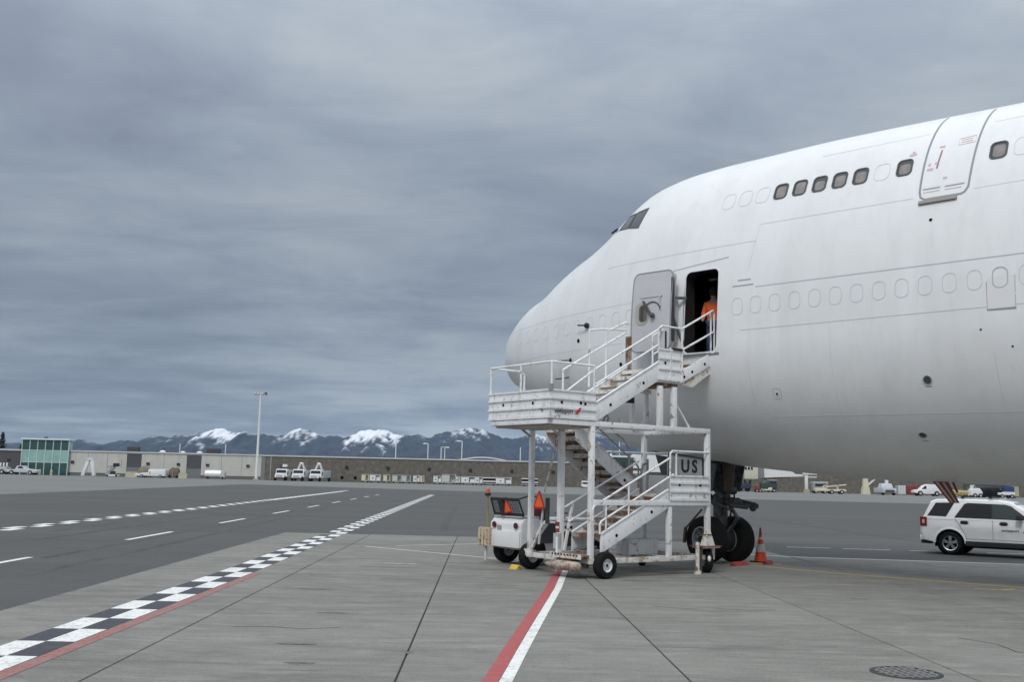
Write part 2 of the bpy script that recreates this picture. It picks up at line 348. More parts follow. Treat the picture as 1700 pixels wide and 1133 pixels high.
mark('small_mark_marking', MB().quad((-2.9, 24.2, .004), (-2.1, 24.2, .004), (-2.15, 24.5, .004), (-2.85, 24.5, .004)), mat('nearly_worn_paint', (.36, .36, .345), .8, var=.15, stain=[((.22, .215, .195), 7, .45, .6, .9)]))
mark('yellow_marking', stripe(stripe(MB(), [(4.2, 28.3), (5.84, 26.73), (6.87, 25.41), (7.73, 24.45), (8.92, 23.42), (10.06, 22.56), (12.5, 20.6), (16, 18)], .14), [(9.6, 21.45), (10.1, 21.31), (10.5, 21.6)], .13), M['pyellow'])
mark('yellow_patch_marking', stripe(MB(), [(5.7, 27.1), (7.05, 26.8)], .3, .0045), M['pyellow'])
mark('apron_edge_marking', stripe(MB(), [(7.0, 30.2), (8.58, 29.55), (11.17, 29.25), (14.28, 28.75), (24, 27.0)], .16, .0042), M['pwhite'])
e_ = MB()
for a, b in (((9.3, 34.65), (10.7, 34.5)), ((11.1, 34.45), (12.6, 34.25)), ((13.2, 34.2), (14.9, 34.0)), ((15.6, 33.9), (18, 33.6))): stripe(e_, [a, b], .17, -.016)
mark('far_dash_marking', e_, M['pwhite2'])
# tar patches along joints, rubber scuffs
sc_ = MB()
rs = random.Random(3)
for (x, y, l) in ((-1.2, 24.9, .9), (-.6, 23.3, 1.2), (1.2, 22.2, 1.4), (-2.6, 23.3, 1.5), (-2.55, 15.5, .5), (-2.5, 12.65, .5), (-2.2, 11.4, .35), (-1.1, 12.2, .12), (6.4, 19.0, .45), (4.4, 22.5, 1.0), (9.2, 19.6, .8), (2.8, 21.5, .9), (-3.4, 18.6, .6)):
    n_ = 14
    P = [(x + l / 2 * math.cos(2 * PI * i / n_) * rs.uniform(.75, 1.1), y + .07 * math.sin(2 * PI * i / n_) * rs.uniform(.6, 1.3), .0025) for i in range(n_)]
    sc_.add(P, [tuple(range(n_))])
tag(mark('rubber_scuffs', sc_, mat('rubber_scuff', (.12, .12, .12), .8, var=.4, vs_=8)), kind='structure')
tm_ = MB(); rt_ = random.Random(11)
for x0_, y0_, L__, w__ in ((-9.2, 20, 46, .24), (-10.6, 24, 52, .22), (-13.5, 30, 60, .26), (-14.9, 34, 48, .24), (3.5, 44, 40, .3), (-2.5, 40, 36, .28), (9, 40, 30, .3), (16, 38, 34, .3), (12.5, 52, 40, .35)):
    cv = rt_.uniform(-.004, .004); stripe(tm_, [(x0_ - .04 * t + cv * t * t * .3, y0_ + t) for t in np.linspace(0, L__, 12)], w__, -.0195)
mark('tyre_mark', tm_, mat('tyre_mark', (.052, .051, .05), .8, var=.3, vs_=2, stain=[((.074, .073, .070), .7, .42, .6, 1.0)]))
ck_ = MB()
for pts in ([(-3.6, 13.9), (-3.1, 14.0), (-2.7, 13.85), (-2.2, 14.05)], [(2.4, 17.2), (2.9, 17.0), (3.3, 17.15), (3.9, 16.95), (4.4, 17.1)], [(6.2, 14.4), (6.5, 13.9), (6.45, 13.3), (6.8, 12.8)], [(7.6, 29.2), (8.1, 28.6), (8.2, 27.9), (8.6, 27.2), (9.3, 26.4)], [(-.6, 19.9), (-.1, 20.1), (.2, 19.9)]): stripe(ck_, pts, .022, .0022)
mark('crack', ck_, M['under'])
# drain: round cast cover with holes
dr = thing('drain_cover', 'round iron drain grate with rows of holes set in the concrete', 'drain', (4.42, 11.64, 0))
MB().lathe([(.385, .001), (.385, .006), (.33, .012), (.33, .006)], 40).build('rim', M['grime'], dr, smooth=30)
MB().lathe([(.0, .003), (.33, .003), (.33, .0045)], 40).build('pit', M['hole'], dr)
g_ = MB()
for k in range(-4, 5):
    for d_k, w_k, ax_ in ((.088, .024, 0), (.118, .036, 1)):
        if abs(k * d_k) > .32: continue
        h = math.sqrt(.33 ** 2 - (k * d_k) ** 2)
        if ax_ == 0: g_.box(k * d_k - w_k / 2, k * d_k + w_k / 2, -h, h, .005, .012)
        else: g_.box(-h, h, k * d_k - w_k / 2, k * d_k + w_k / 2, .0055, .0115)
g_.build('grate', mat('cast_iron', (.19, .185, .18), .7, .0, var=.3, vs_=10), dr); dr.rotation_euler = (0, 0, .15)

# ================================================================== aircraft
# local frame: X aft along the fuselage, Y to starboard (away from the camera), Z up
AYAW = -.759
plane = thing('airliner', 'huge all-white wide-body jet airliner with an upper deck, filling the right side', 'airplane', (7.2268, 25.4424, 0), AYAW)
XN = -10.12
TK = np.array([-10.12, -9.95, -9.6, -9.1, -8.5, -7.7, -6.9, -6.3, -5.6, -5.0, -4.4, -3.8, -3.0, -1.8, -.5, 1.5, 3.5, 5.5, 9, 14, 26.])
TV = np.array([5.86, 6.22, 6.62, 7.02, 7.36, 7.66, 8.161, 8.472, 8.802, 9.173, 9.641, 10.033, 10.259, 10.373, 10.402, 10.44, 10.415, 10.367, 10.3, 10.265, 10.2])
BK = np.array([-10.12, -9.95, -9.65, -9.2, -8.5, -6.5, -4.8, -2.7, -.2, 2.4, 5, 9, 14, 26.])
BV = np.array([5.74, 5.35, 4.98, 4.727, 4.32, 3.461, 2.944, 2.613, 2.353, 2.181, 2.128, 2.108, 2.085, 2.058])
def pch(xk, yk, x):
    h = np.diff(xk); d = np.diff(yk) / h; m = np.zeros(len(xk)); m[1:-1] = (d[:-1] * h[1:] + d[1:] * h[:-1]) / (h[1:] + h[:-1]); m[0] = d[0]; m[-1] = d[-1]
    i = np.clip(np.searchsorted(xk, x) - 1, 0, len(xk) - 2); t = (x - xk[i]) / h[i]
    return (2 * t**3 - 3 * t**2 + 1) * yk[i] + (t**3 - 2 * t**2 + t) * h[i] * m[i] + (-2 * t**3 + 3 * t**2) * yk[i + 1] + (t**3 - t**2) * h[i] * m[i + 1]
def wid(s): x = np.clip((s - XN) / 11., 0, 1); return 3.09 * (1 - (1 - x)**2.25)**.68
def zmax(s): t = np.clip((s - XN) / 9., 0, 1); t = t * t * (3 - 2 * t); return 5.78 * (1 - t) + 5.3 * t
def lsurf(s, z):
    s = np.float64(s); w, z0 = float(wid(s)), float(zmax(s)); zt, zb = float(pch(TK, TV, s)), float(pch(BK, BV, s))
    t = (z - z0) / (zt - z0) if z > z0 else (z0 - z) / (z0 - zb); p = 2.2 if z > z0 else 2.0
    return w * max(1 - min(max(t, 0), 1)**p, 1e-9)**(1 / p)
def skin(s, z, off=0.0):     # point on the port skin, pushed out by off
    e_ = .02; l = lsurf(s, z)
    ds = (lsurf(s + e_, z) - lsurf(s - e_, z)) / (2 * e_); dz = (lsurf(s, z + e_) - lsurf(s, z - e_)) / (2 * e_)
    n_ = Vector((-ds, -1, -dz)).normalized()
    return Vector((s, -l, z)) + n_ * off
SS = np.concatenate([XN + 2.0 * np.linspace(0.012, 1, 26)**2, np.arange(-7.9, 7.0, .22), np.arange(7.5, 26.1, 1.0)])
NT = 96
TH = np.linspace(-PI / 2, 3 * PI / 2, NT, endpoint=False)
V_, F_ = [], []
for s in SS:
    w, z0 = wid(s), zmax(s); zt, zb = pch(TK, TV, s), pch(BK, BV, s); c, si = np.cos(TH), np.sin(TH)
    p = np.where(si > 0, 2.2, 2.0)
    yy = -np.sign(c) * w * np.abs(c)**(2 / p); zz = np.where(si > 0, z0 + (zt - z0) * np.abs(si)**(2 / p), z0 - (z0 - zb) * np.abs(si)**(2 / p))
    V_ += [(float(s), float(a), float(b)) for a, b in zip(yy, zz)]
for i in range(len(SS) - 1):
    for j in range(NT): F_.append((i * NT + j, i * NT + (j + 1) % NT, (i + 1) * NT + (j + 1) % NT, (i + 1) * NT + j))
k = len(V_); V_.append((XN - .005, 0, 5.8)); F_ += [((j + 1) % NT, j, k) for j in range(NT)]
F_.append(tuple((len(SS) - 1) * NT + j for j in range(NT)))
fb = MB(); fb.v = V_; fb.f = F_
fus = fb.build('fuselage', [M['skin'], M['cabin']], plane)
# cut: port entry doorway, the lobby behind it, nose-wheel bay
DS0, DS1, DZ0, DZ1 = -1.47, -.48, 5.05, 7.09
def cut(o, mb):
    c = mb.build('cutter', M['cabin']); c.parent = o.parent
    md = o.modifiers.new('b', 'BOOLEAN'); md.operation = 'DIFFERENCE'; md.solver = 'EXACT'; md.object = c
    bpy.context.view_layer.update(); dg = bpy.context.evaluated_depsgraph_get()
    me = bpy.data.meshes.new_from_object(o.evaluated_get(dg)); o.modifiers.clear(); old = o.data; o.data = me
    bpy.data.objects.remove(c); bpy.data.meshes.remove(old)
dpoly = [(x + (DS0 + DS1) / 2, z + (DZ0 + DZ1) / 2) for x, z in rrect(DS1 - DS0, DZ1 - DZ0, .17, 6)]
cut(fus, MB().prism(dpoly, -4.2, -2.4)); cut(fus, MB().box(-2.6, .9, -2.5, 1.6, 4.98, 7.32)); cut(fus, MB().box(-4.1, -1.75, -.62, .62, 1.5, 3.6))
me = fus.data
while len(me.materials) < 2: me.materials.append(M['cabin'])
me.materials[0] = M['skin']; me.materials[1] = M['cabin']
for p in me.polygons:
    c = p.center; l = lsurf(min(max(c.x, XN + .02), 25), c.z); outside = abs(abs(c.y) - l) < .05 or c.x > 20 or c.z < 2.9 and not (-4.2 < c.x < -1.6 and abs(c.y) < .7 and abs(p.normal.z) < .3) or c.x < -9
    p.material_index = 0 if outside else 1
me.polygons.foreach_set('use_smooth', [True] * len(me.polygons)); me.set_sharp_from_angle(angle=R(32))

def ring(name, pts, w, h, m, parent, closed=True, off=0.0):    # raised flat band that follows the skin along (s,z) points
    mb = MB(); n_ = len(pts); P = []
    for i in range(n_):
        a = pts[(i - 1) % n_] if closed or i else pts[0]; b = pts[(i + 1) % n_] if closed or i < n_ - 1 else pts[-1]
        d = Vector((b[0] - a[0], b[1] - a[1])).normalized(); q = Vector((-d.y, d.x)) * w / 2; s, z = pts[i]
        # foreshorten the band where the skin leans
        P += [skin(s + q.x, z + q.y, off - .004), skin(s + q.x, z + q.y, off + h), skin(s - q.x, z - q.y, off + h), skin(s - q.x, z - q.y, off - .004)]
    F = []
    for i in range(n_ if closed else n_ - 1):
        j = (i + 1) % n_
        for e_ in range(4): F.append((4 * i + e_, 4 * i + (e_ + 1) % 4, 4 * j + (e_ + 1) % 4, 4 * j + e_))
    mb.add(P, F); return mb.build(name, m, parent, smooth=40)
def patch(name, pts, off, m, parent):   # filled patch, pts (s,z) roughly convex
    cs = sum(p[0] for p in pts) / len(pts); cz_ = sum(p[1] for p in pts) / len(pts); n_ = len(pts); P, F = [], []
    rg_ = (1, .72, .4)
    for t in rg_: P += [skin(cs + (a - cs) * t, cz_ + (b - cz_) * t, off) for a, b in pts]
    P.append(skin(cs, cz_, off))
    for r_ in range(len(rg_) - 1):
        for i in range(n_): F.append((r_ * n_ + i, r_ * n_ + (i + 1) % n_, (r_ + 1) * n_ + (i + 1) % n_, (r_ + 1) * n_ + i))
    F += [((len(rg_) - 1) * n_ + i, (len(rg_) - 1) * n_ + (i + 1) % n_, len(P) - 1) for i in range(n_)]
    o = MB().add(P, F).build(name, m, parent, keep=True); mm = o.data
    mm.polygons.foreach_set('use_smooth', [True] * len(mm.polygons))
    if mm.polygons[0].normal.y > 0: mm.flip_normals()
    return o
def line(name, p, q, w, m, n_=18, parent=plane, h=.003): return ring(name, [(p[0] + (q[0] - p[0]) * i / n_, p[1] + (q[1] - p[1]) * i / n_) for i in range(n_ + 1)], w, h, m, parent, False)
at = lambda s, z, pts: [(s + a, z + b) for a, b in pts]
# main deck: plugged windows
for k in range(14):
    if k == 12: continue
    ring('window_plug', at(.046 + .4785 * k, 6.07, rrect(.27, .39, .12, 4)), .015, .004, M['plug'], plane)
for s, z in ((-3.195, 6.16), (-3.68, 6.15), (-4.18, 6.14), (-4.69, 6.13), (-5.2, 6.10), (-5.67, 6.10), (-6.14, 6.10), (-6.68, 6.11), (-7.2, 6.12), (-7.7, 6.13), (-8.25, 6.15), (-2.7, 6.16)):
    ring('window_plug', at(s, z, rrect(.27, .37, .12, 4)), .012, .0035, M['faint'], plane)
# upper deck windows
for k, s in enumerate((-.572, -.109, .354, .830, 1.31, 1.795, 2.275, 2.757, 3.244, 3.735, 5.64, 6.105, 6.58)):
    pts = at(s, 8.80, rrect(.335, .41, .12, 5))
    if k in (0, 1, 2, 8, 11, 12): ring('window_plug', pts, .014, .004, M['faint'], plane); continue
    w_ = ring('cabin_window', at(s, 8.80, rrect(.315, .385, .09, 5)), .032, .012, mat('window_frame_dark', (.06, .062, .066), .5), plane)
    patch('pane', at(s, 8.80, rrect(.30, .37, .10, 5)), .002, M['glass'], w_)
    bh = (.27, .30, .25, .29, .31, .24, .28)[k % 7]; patch('blind', at(s + .012, 8.80 - .165 + bh / 2, rrect(.235, bh, .07, 4)), .0035, M['blind'], w_)
# upper deck door: seal line, panel, markings, ledge
UD0, UD1, UZ0 = 4.15, 5.13, 7.93
seal = [(UD0 + .13 * (z - 8.0) ** 2 * .12, z) for z in np.arange(10.16, 8.06, -.12)] + [(UD0 + .03, 7.99), (UD0 + .12, UZ0)] + [(UD0 + .25 + .1 * i, UZ0) for i in range(7)] + [(UD1 - .06, 7.96), (UD1, 8.06)] + [(UD1 + .05 * (z - 8.0), z) for z in np.arange(8.18, 10.17, .12)]
door_u = ring('upper_deck_door', seal, .042, .006, M['seamd'], plane, False)
ring('door_panel', [(UD0 + .08, 10.0), (UD0 + .05, 9.2), (UD0 + .06, 8.1), (UD0 + .15, 8.0)], .012, .004, M['skin2'], door_u, False)
line('handle_slot', (4.475, 9.08), (4.435, 8.63), .035, M['red'], 6, door_u)
ring('placard', [(4.79, 9.30), (5.12, 9.31), (5.13, 9.14), (4.80, 9.13)], .015, .003, M['pink'], door_u)
for i, z in enumerate((9.25, 9.19)): line('placard_text', (4.84, z), (5.07, z), .02, M['pink'], 6, door_u)
for p, q in (((4.15 + .06, 8.165), (4.565, 8.165)), ((4.66, 8.16), (5.05, 8.16))): line('grip_slot', p, q, .03, M['grey_print'], 6, door_u)
for p, q in (((4.22, 8.09), (4.56, 8.09)), ((4.66, 8.085), (5.0, 8.085))): line('faded_stripe', p, q, .02, M['pink'], 6, door_u)
for s, z, w_, h_ in ((4.30, 8.63, .13, .06), (4.46, 9.17, .12, .05), (4.27, 8.75, .05, .07), (4.40, 8.76, .04, .06), (4.64, 8.36, .09, .05)):
    patch('warning_mark', at(s, z, rrect(w_, h_, .015, 2)), .003, M['pink'], door_u)
patch('warning_mark', at(3.86, 9.10, rrect(.16, .06, .02, 2)), .003, M['pink'], plane); patch('warning_mark', at(3.86, 9.17, rrect(.07, .04, .015, 2)), .003, M['pink'], plane)
lb = MB()
for i in range(7):
    s0 = 4.16 + .77 * i / 7; s1 = 4.16 + .77 * (i + 1) / 7
    lb.hexa([skin(s0, 7.82, -.01), skin(s1, 7.82, -.01), skin(s1, 7.82, .05), skin(s0, 7.82, .05), skin(s0, 7.90, -.01), skin(s1, 7.90, -.01), skin(s1, 7.90, .025), skin(s0, 7.90, .025)])
lb.build('door_ledge', M['ledge'], door_u)
# lap joints and panel seams
for p, q, w_ in (((.48, 8.01), (4.03, 8.0), .014), ((5.25, 8.0), (9.5, 7.99), .014), ((.50, 6.485), (12, 6.49), .022), ((.14, 5.51), (12, 5.52), .018),
                 ((-1.9, 7.165), (-.27, 7.30), .028), ((-4.2, 7.595), (.4, 7.608), .010), ((-9.0, 6.42), (-3.0, 6.52), .008), ((1.6, 9.62), (4.1, 9.62), .007), ((5.4, 9.60), (9, 9.6), .007),
                 ((-8.6, 5.45), (-3.4, 5.5), .008), ((.6, 3.55), (9, 3.5), .008)):
    line('panel_seam', p, q, w_, M['seam'] if w_ > .02 else M['plug'] if w_ > .012 else M['faint'], 40)
for p, q in (((.30, 4.84), (.29, 3.70)), ((5.61, 4.64), (5.64, 3.71)), ((.47, 8.01), (.30, 6.9)), ((8.2, 9.0), (8.2, 3.2))): line('panel_seam', p, q, .009, M['faint'], 12)
for p, q, w_ in (((-9.45, 6.62), (-9.45, 5.05), .016), ((-6.05, 7.9), (-6.05, 4.6), .007), ((2.3, 5.5), (2.3, 3.2), .005), ((6.9, 5.5), (6.9, 3.1), .006)): line('panel_seam', p, q, w_, M['faint'], 20)
for dz in (0, .13): line('stencil_print', (.03 - .13 * (dz > 0), 6.685 - dz), (.37 + .08 * (dz > 0), 6.68 - dz), .028, M['grey_print'], 8)
# small openings
def disc(name, s, z, r, m, parent, off=.006, sq=1.0, n_=20): return patch(name, [(s + r * math.cos(2 * PI * i / n_), z + r * sq * math.sin(2 * PI * i / n_)) for i in range(n_)], off, m, parent)
for s, z, r, sq in ((4.272, 4.174, .088, 1.05), (3.885, 3.112, .082, .72)):
    v_ = ring('belly_vent', [(s + r * math.cos(2 * PI * i / 24), z + r * sq * math.sin(2 * PI * i / 24)) for i in range(24)], .02, .012, M['seam'], plane)
    disc('grille', s, z, r, mat('vent_grille', (.06, .075, .072), .6, var=.5, vs_=60), v_, .004, sq)
    line('vent_print', (s - .06, z - r * 1.45), (s + .07, z - r * 1.45), .012, M['grey_print'], 4)
hp = disc('drain_port', .897, 4.038, .06, M['skin2'], plane); disc('hole', .897, 4.038, .026, M['hole'], hp, .011)
ring('drain_frame', at(.9, 4.04, rrect(.2, .22, .05, 3)), .012, .003, M['seam'], plane)
for s, z, r in ((4.433, 7.447, .034), (-5.116, 5.72, .055), (-3.491, 4.966, .05), (-5.466, 5.227, .06), (5.95, 4.72, .02), (5.4, 5.08, .02)): disc('probe_port', s, z, r, M['hole'], plane)
pb = MB().poly([skin(-4.743, 6.08, 0), skin(-4.743, 6.08, .12), skin(-4.98, 6.10, .16)], .022, 6).ball(skin(-4.743, 6.09, .05), .075, 10, 6); pb.build('pitot_probe', M['blackm'], plane)
for s, z in ((-5.466, 5.23), (-5.636, 4.795)): MB().poly([skin(s, z, 0), skin(s, z, .14), skin(s - .4, z + .02, .17)], .02, 6).build('pitot_probe', M['gear'], plane)
# emergency exit with a plug window
ex = ring('exit_hatch', [(5.53, 6.0), (5.535, 5.46), (6.05, 5.455), (6.05, 6.08)], .014, .004, mat('exit_outline', (.42, .38, .38), .6), plane, False)
patch('hatch_panel', [(5.545 + .5 * t / 6, 6.09) for t in range(6)] + [(6.045, 6.09 - .625 * t / 6) for t in range(6)] + [(6.045 - .5 * t / 6, 5.465) for t in range(6)] + [(5.545, 5.465 + .625 * t / 6) for t in range(6)], .004, mat('hatch_pinkish', (.755, .745, .75), .4), ex)
ring('window_plug', at(5.785, 6.065, rrect(.275, .40, .12, 4)), .022, .006, M['seam'], ex)
line('hatch_sill', (5.53, 5.45), (6.06, 5.44), .035, M['seamd'], 6, ex)
# cockpit glazing
for name, pts in (('side', [(-3.30, 9.205), (-3.74, 9.155), (-3.80, 8.70), (-3.40, 8.622)]), ('mid', [(-3.78, 9.150), (-4.12, 9.16), (-4.30, 8.76), (-3.845, 8.705)])):
    rw = []
    for i in range(4):
        a, b = pts[i], pts[(i + 1) % 4]; rw += [(a[0] + (b[0] - a[0]) * t / 5, a[1] + (b[1] - a[1]) * t / 5) for t in range(5)]
    w_ = ring('cockpit_window', rw, .035, .010, M['dgrey'], plane); patch('pane', rw, .003, mat('cockpit_glass', (.075, .085, .09), .12, spec=.6), w_)
fwn = MB()
for a, b, c, d in (((-4.16, 9.15), (-4.50, 9.30), (-4.85, 8.90), (-4.34, 8.75)),):
    fwn.add([skin(p[0], p[1], .006) for p in (a, b, c, d)], [(0, 1, 2, 3)])
fwn.build('windscreen', M['glass'], plane)
MB().bar(skin(-4.40, 8.80, .05), skin(-4.95, 8.84, .07), .05, .03).build('wiper', M['blackm'], plane)
# doorway seal and open entry door
ring('door_frame', [(a, b) for a, b in dpoly], .06, .008, M['skin2'], plane)
MB().box(-1.5, -.45, -3.06, -2.7, 4.99, 5.045).build('door_sill', M['alu'], plane)
MB().box(-1.42, -1.22, -1.95, -1.85, 7.02, 7.06).build('ceiling_light', mat('dim_lamp', (.5, .5, .5), .4), plane)
# the door hangs forward of the opening, lining outwards
def dy(z): return -(lsurf(-2.1, z) + .46)
zz_ = np.linspace(5.14, 7.10, 15); x0, x1 = -2.69, -1.55; V_, F_ = [], []
def dx(z):   # rounded corners
    r = .16; t = max(0, r - (7.10 - z)) if z > 6.9 else max(0, r - (z - 5.14)) if z < 5.4 else 0
    i = r - math.sqrt(max(r * r - t * t, 0)); return x0 + i, x1 - i
zz_ = np.concatenate([5.14 + .16 * (1 - np.cos(np.linspace(0, PI / 2, 5))), np.linspace(5.5, 6.75, 8), 7.10 - .16 * (1 - np.sin(np.linspace(0, PI / 2, 6)))])
dm = MB(); P = []
for z in zz_:
    a, b = dx(z); P += [(a, dy(z), z), (b, dy(z), z), (b, dy(z) + .17, z), (a, dy(z) + .17, z)]
F = [(4 * i + e_, 4 * i + (e_ + 1) % 4, 4 * i + 4 + (e_ + 1) % 4, 4 * i + 4 + e_) for i in range(len(zz_) - 1) for e_ in range(4)] + [(0, 1, 2, 3), tuple(4 * (len(zz_) - 1) + e_ for e_ in (3, 2, 1, 0))]
dm.add(P, F); door = dm.build('entry_door', [M['lining']], plane, smooth=30); tag(door, 'open grey-lined entry door swung forward of the doorway')
eb = MB(); outl = [(dx(z)[0], z) for z in zz_] + [(dx(z)[1], z) for z in zz_[::-1]]
eb.poly([(x, dy(z) + .01, z) for x, z in outl + [outl[0]]], .022, 6); eb.build('door_seal', M['seamd'], door)
MB().box(x1 + .0, x1 + .012, dy(6.1) + .03, dy(6.1) + .15, 5.35, 6.9).build('door_edge', M['dgrey'], door)
dl = lambda x, z, o: Vector((x, dy(z) - o, z))
wb = MB(); wp = [dl(-2.38 + a, 6.08 + b, .012) for a, b in rrect(.40, .56, .17, 5)]; wb.add(wp, [tuple(range(len(wp)))]); wb.build('window_surround', mat('yellowed_plastic', (.42, .40, .33), .6), door)
wb = MB(); wp = [dl(-2.34 + a, 6.08 + b, .020) for a, b in rrect(.25, .42, .11, 5)]; wb.add(wp, [tuple(range(len(wp)))]); wb.build('door_window', mat('door_window_dark', (.13, .125, .11), .3), door)
wb = MB(); wp = [dl(-2.37 + a, 6.08 + b, .026) for a, b in rrect(.09, .36, .04, 4)]; wb.add(wp, [tuple(range(len(wp)))]); wb.build('window_shade', mat('shade_brown', (.06, .055, .045), .5), door)
MB().bar(dl(-2.33, 6.38, .05), dl(-2.05, 6.02, .09), .05, .035).ball(dl(-2.03, 6.0, .07), .065, 10, 6).build('door_handle', M['dgrey'], door)
MB().poly([dl(-2.08 + .24 * math.cos(t), 6.06 + .24 * math.sin(t) + .05, .02) for t in np.linspace(.1, 2.6, 8)], .012, 6).build('handle_track', M['dgrey'], door)
MB().poly([dl(-2.45, 6.47, .01), dl(-1.80, 6.47, .01)], .008, 5).build('lining_joint', M['seam'], door)
MB().poly([dl(-1.83, 6.50, .02), dl(-1.86, 6.42, .04), dl(-1.86, 6.28, .04), dl(-1.83, 6.22, .02)], .014, 6).build('assist_handle', M['lgrey'], door)
MB().bar((-1.72, -3.30, 6.42), (-1.38, -3.0, 6.42), .06, .06).bar((-1.72, -3.3, 6.30), (-1.45, -3.02, 5.3), .09, .05).build('hinge_arm', M['gear'], plane)
MB().box(-1.70, -1.60, -3.25, -3.02, 5.35, 6.38).build('hinge_panel', M['lgrey'], plane)

# nose gear
NG = -2.33
st_ = MB().tube((NG, 0, .62), (NG, 0, 2.9), .14, 16).tube((NG, 0, .9), (NG, 0, 1.75), .19, 16).bar((NG, 0, 1.35), (NG - 1.35, 0, 2.7), .13, .13).bar((NG + .02, 0, 1.9), (NG + .1, .0, 2.9), .3, .3)
strut = st_.build('nose_gear_strut', M['gear'], plane, smooth=40)
MB().bar((NG + .22, 0, 1.55), (NG + .52, 0, 1.15), .12, .05).bar((NG + .52, 0, 1.15), (NG + .2, 0, .75), .12, .05).build('torque_link', M['gear'], strut)
tf = MB().bar((NG + .05, -.2, 1.66), (NG + .62, -.2, 1.56), .15, .15).bar((NG + .2, .18, 1.62), (NG + .9, .18, 1.50), .14, .12).bar((NG + .55, -.30, 1.50), (NG + .95, .24, 1.47), .13, .12).ball((NG + .66, -.24, 1.56), .12, 10, 7).ball((NG + .38, -.3, 1.70), .10, 10, 7).ball((NG + .9, .1, 1.42), .09, 10, 7).tube((NG + .5, -.36, 1.48), (NG + .98, -.3, 1.44), .05, 8).tube((NG + .15, -.38, 1.52), (NG + .55, -.4, 1.36), .035, 8).ball((NG + .3, -.22, 1.96), .1, 10, 7).tube((NG + .2, -.35, 1.85), (NG + .2, .35, 1.85), .11, 12).tube((NG + .35, -.42, 1.66), (NG + .1, -.42, 1.9), .07, 10)
tf.build('steering_actuator', mat('actuator_grey', (.055, .058, .055), .55, var=.4, vs_=14), strut)
hz = MB()
for a, b, c in (((NG + .15, -.2, 2.5), (NG + .33, -.28, 1.9), (NG + .2, -.25, 1.2)), ((NG + .1, .18, 2.6), (NG + .3, .2, 1.7), (NG + .1, .2, .9)), ((NG - .2, -.25, 2.5), (NG - .25, -.3, 1.7), (NG - .15, -.3, .8))): hz.poly([a, b, c], .022, 6)
hz.build('hydraulic_hose', M['blackm'], strut)
MB().bar((NG - .30, -.40, 1.35), (NG - .66, -.62, .85), .05, .05).bar((NG - .66, -.62, .88), (NG - .70, -.62, .48), .08, .06).build('tow_lever', M['brown'], strut)
wheel_prof = [(.30, -.20), (.46, -.235), (.545, -.215), (.583, -.14), (.594, -.07), (.594, .07), (.583, .14), (.545, .215), (.46, .235), (.30, .20)]
STEER = R(-14)
for y in (-.47, .47):
    wo = MB().lathe(wheel_prof, 44, (0, y, 0), 'y', False).build('nose_wheel', M['tyre'], plane, smooth=30); wo.location = (NG, 0, .594); wo.rotation_euler = (0, 0, STEER)
    MB().lathe([(.02, -.17), (.11, -.20), (.13, -.12), (.26, -.15), (.29, -.225), (.325, -.225), (.33, -.1), (.33, .1), (.325, .225), (.29, .225), (.26, .15), (.13, .12), (.11, .2), (.02, .17)], 32, (0, y, 0), 'y').build('hub', mat('wheel_hub_grey', (.33, .34, .35), .5, .3, var=.15, vs_=8), wo, smooth=30)
    hb = MB()
    for i in range(10):
        a = 2 * PI * i / 10
        for f in (-1, 1): hb.bar((.14 * math.cos(a), y + f * .155, .14 * math.sin(a)), (.27 * math.cos(a), y + f * .165, .27 * math.sin(a)), .022, .03)
    hb.build('hub_rib', M['gear'], wo)
bk = MB().lathe([(.08, -.24), (.30, -.24), (.32, -.1), (.32, .1), (.30, .24), (.08, .24)], 24, (0, 0, 0), 'y').tube((0, -.72, 0), (0, .72, 0), .085, 14).bar((0, 0, .1), (0, 0, .9), .26, .2)
bo = bk.build('axle', M['blackm'], strut, smooth=30); bo.location = (NG, 0, .594); bo.rotation_euler = (0, 0, STEER)
MB().prism([(-2.02, 2.56), (-1.66, 2.54), (-1.74, 1.86), (-1.98, 1.80)], -.40, -.34).build('gear_door', M['brown'], plane)
MB().prism([(-3.9, 2.75), (-2.0, 2.52), (-2.15, 1.82), (-3.6, 1.95)], -.70, -.655).build('gear_door', mat('gear_door_dark', (.10, .10, .10), .6, var=.3, vs_=5), plane)
MB().prism([(-3.9, 2.75), (-2.0, 2.52), (-2.15, 1.82), (-3.6, 1.95)], .655, .70).build('gear_door', M['gear'], plane)
# hatch hanging from the belly
hd = MB().prism([(3.33, 2.2), (3.66, 2.2), (3.90, 1.72), (3.70, 1.72)], -.40, -.36).build('belly_hatch', M['reddark'], plane)
tag(hd, 'red-brown striped hatch hanging open under the belly')
hs = MB()
for f0, f1 in ((.22, .42), (.66, .82)):
    hs.hexa([(3.33 + .33 * f0, -.412, 2.17), (3.33 + .33 * f1, -.412, 2.17), (3.70 + .2 * f1, -.412, 1.73), (3.70 + .2 * f0, -.412, 1.73), (3.33 + .33 * f0, -.398, 2.17), (3.33 + .33 * f1, -.398, 2.17), (3.70 + .2 * f1, -.398, 1.73), (3.70 + .2 * f0, -.398, 1.73)])
hs.build('stripe', M['hatchp'], hd)
MB().bar((3.75, -.36, 2.22), (3.86, -.36, 1.95), .04, .04).build('hatch_stay', M['reddark'], hd)

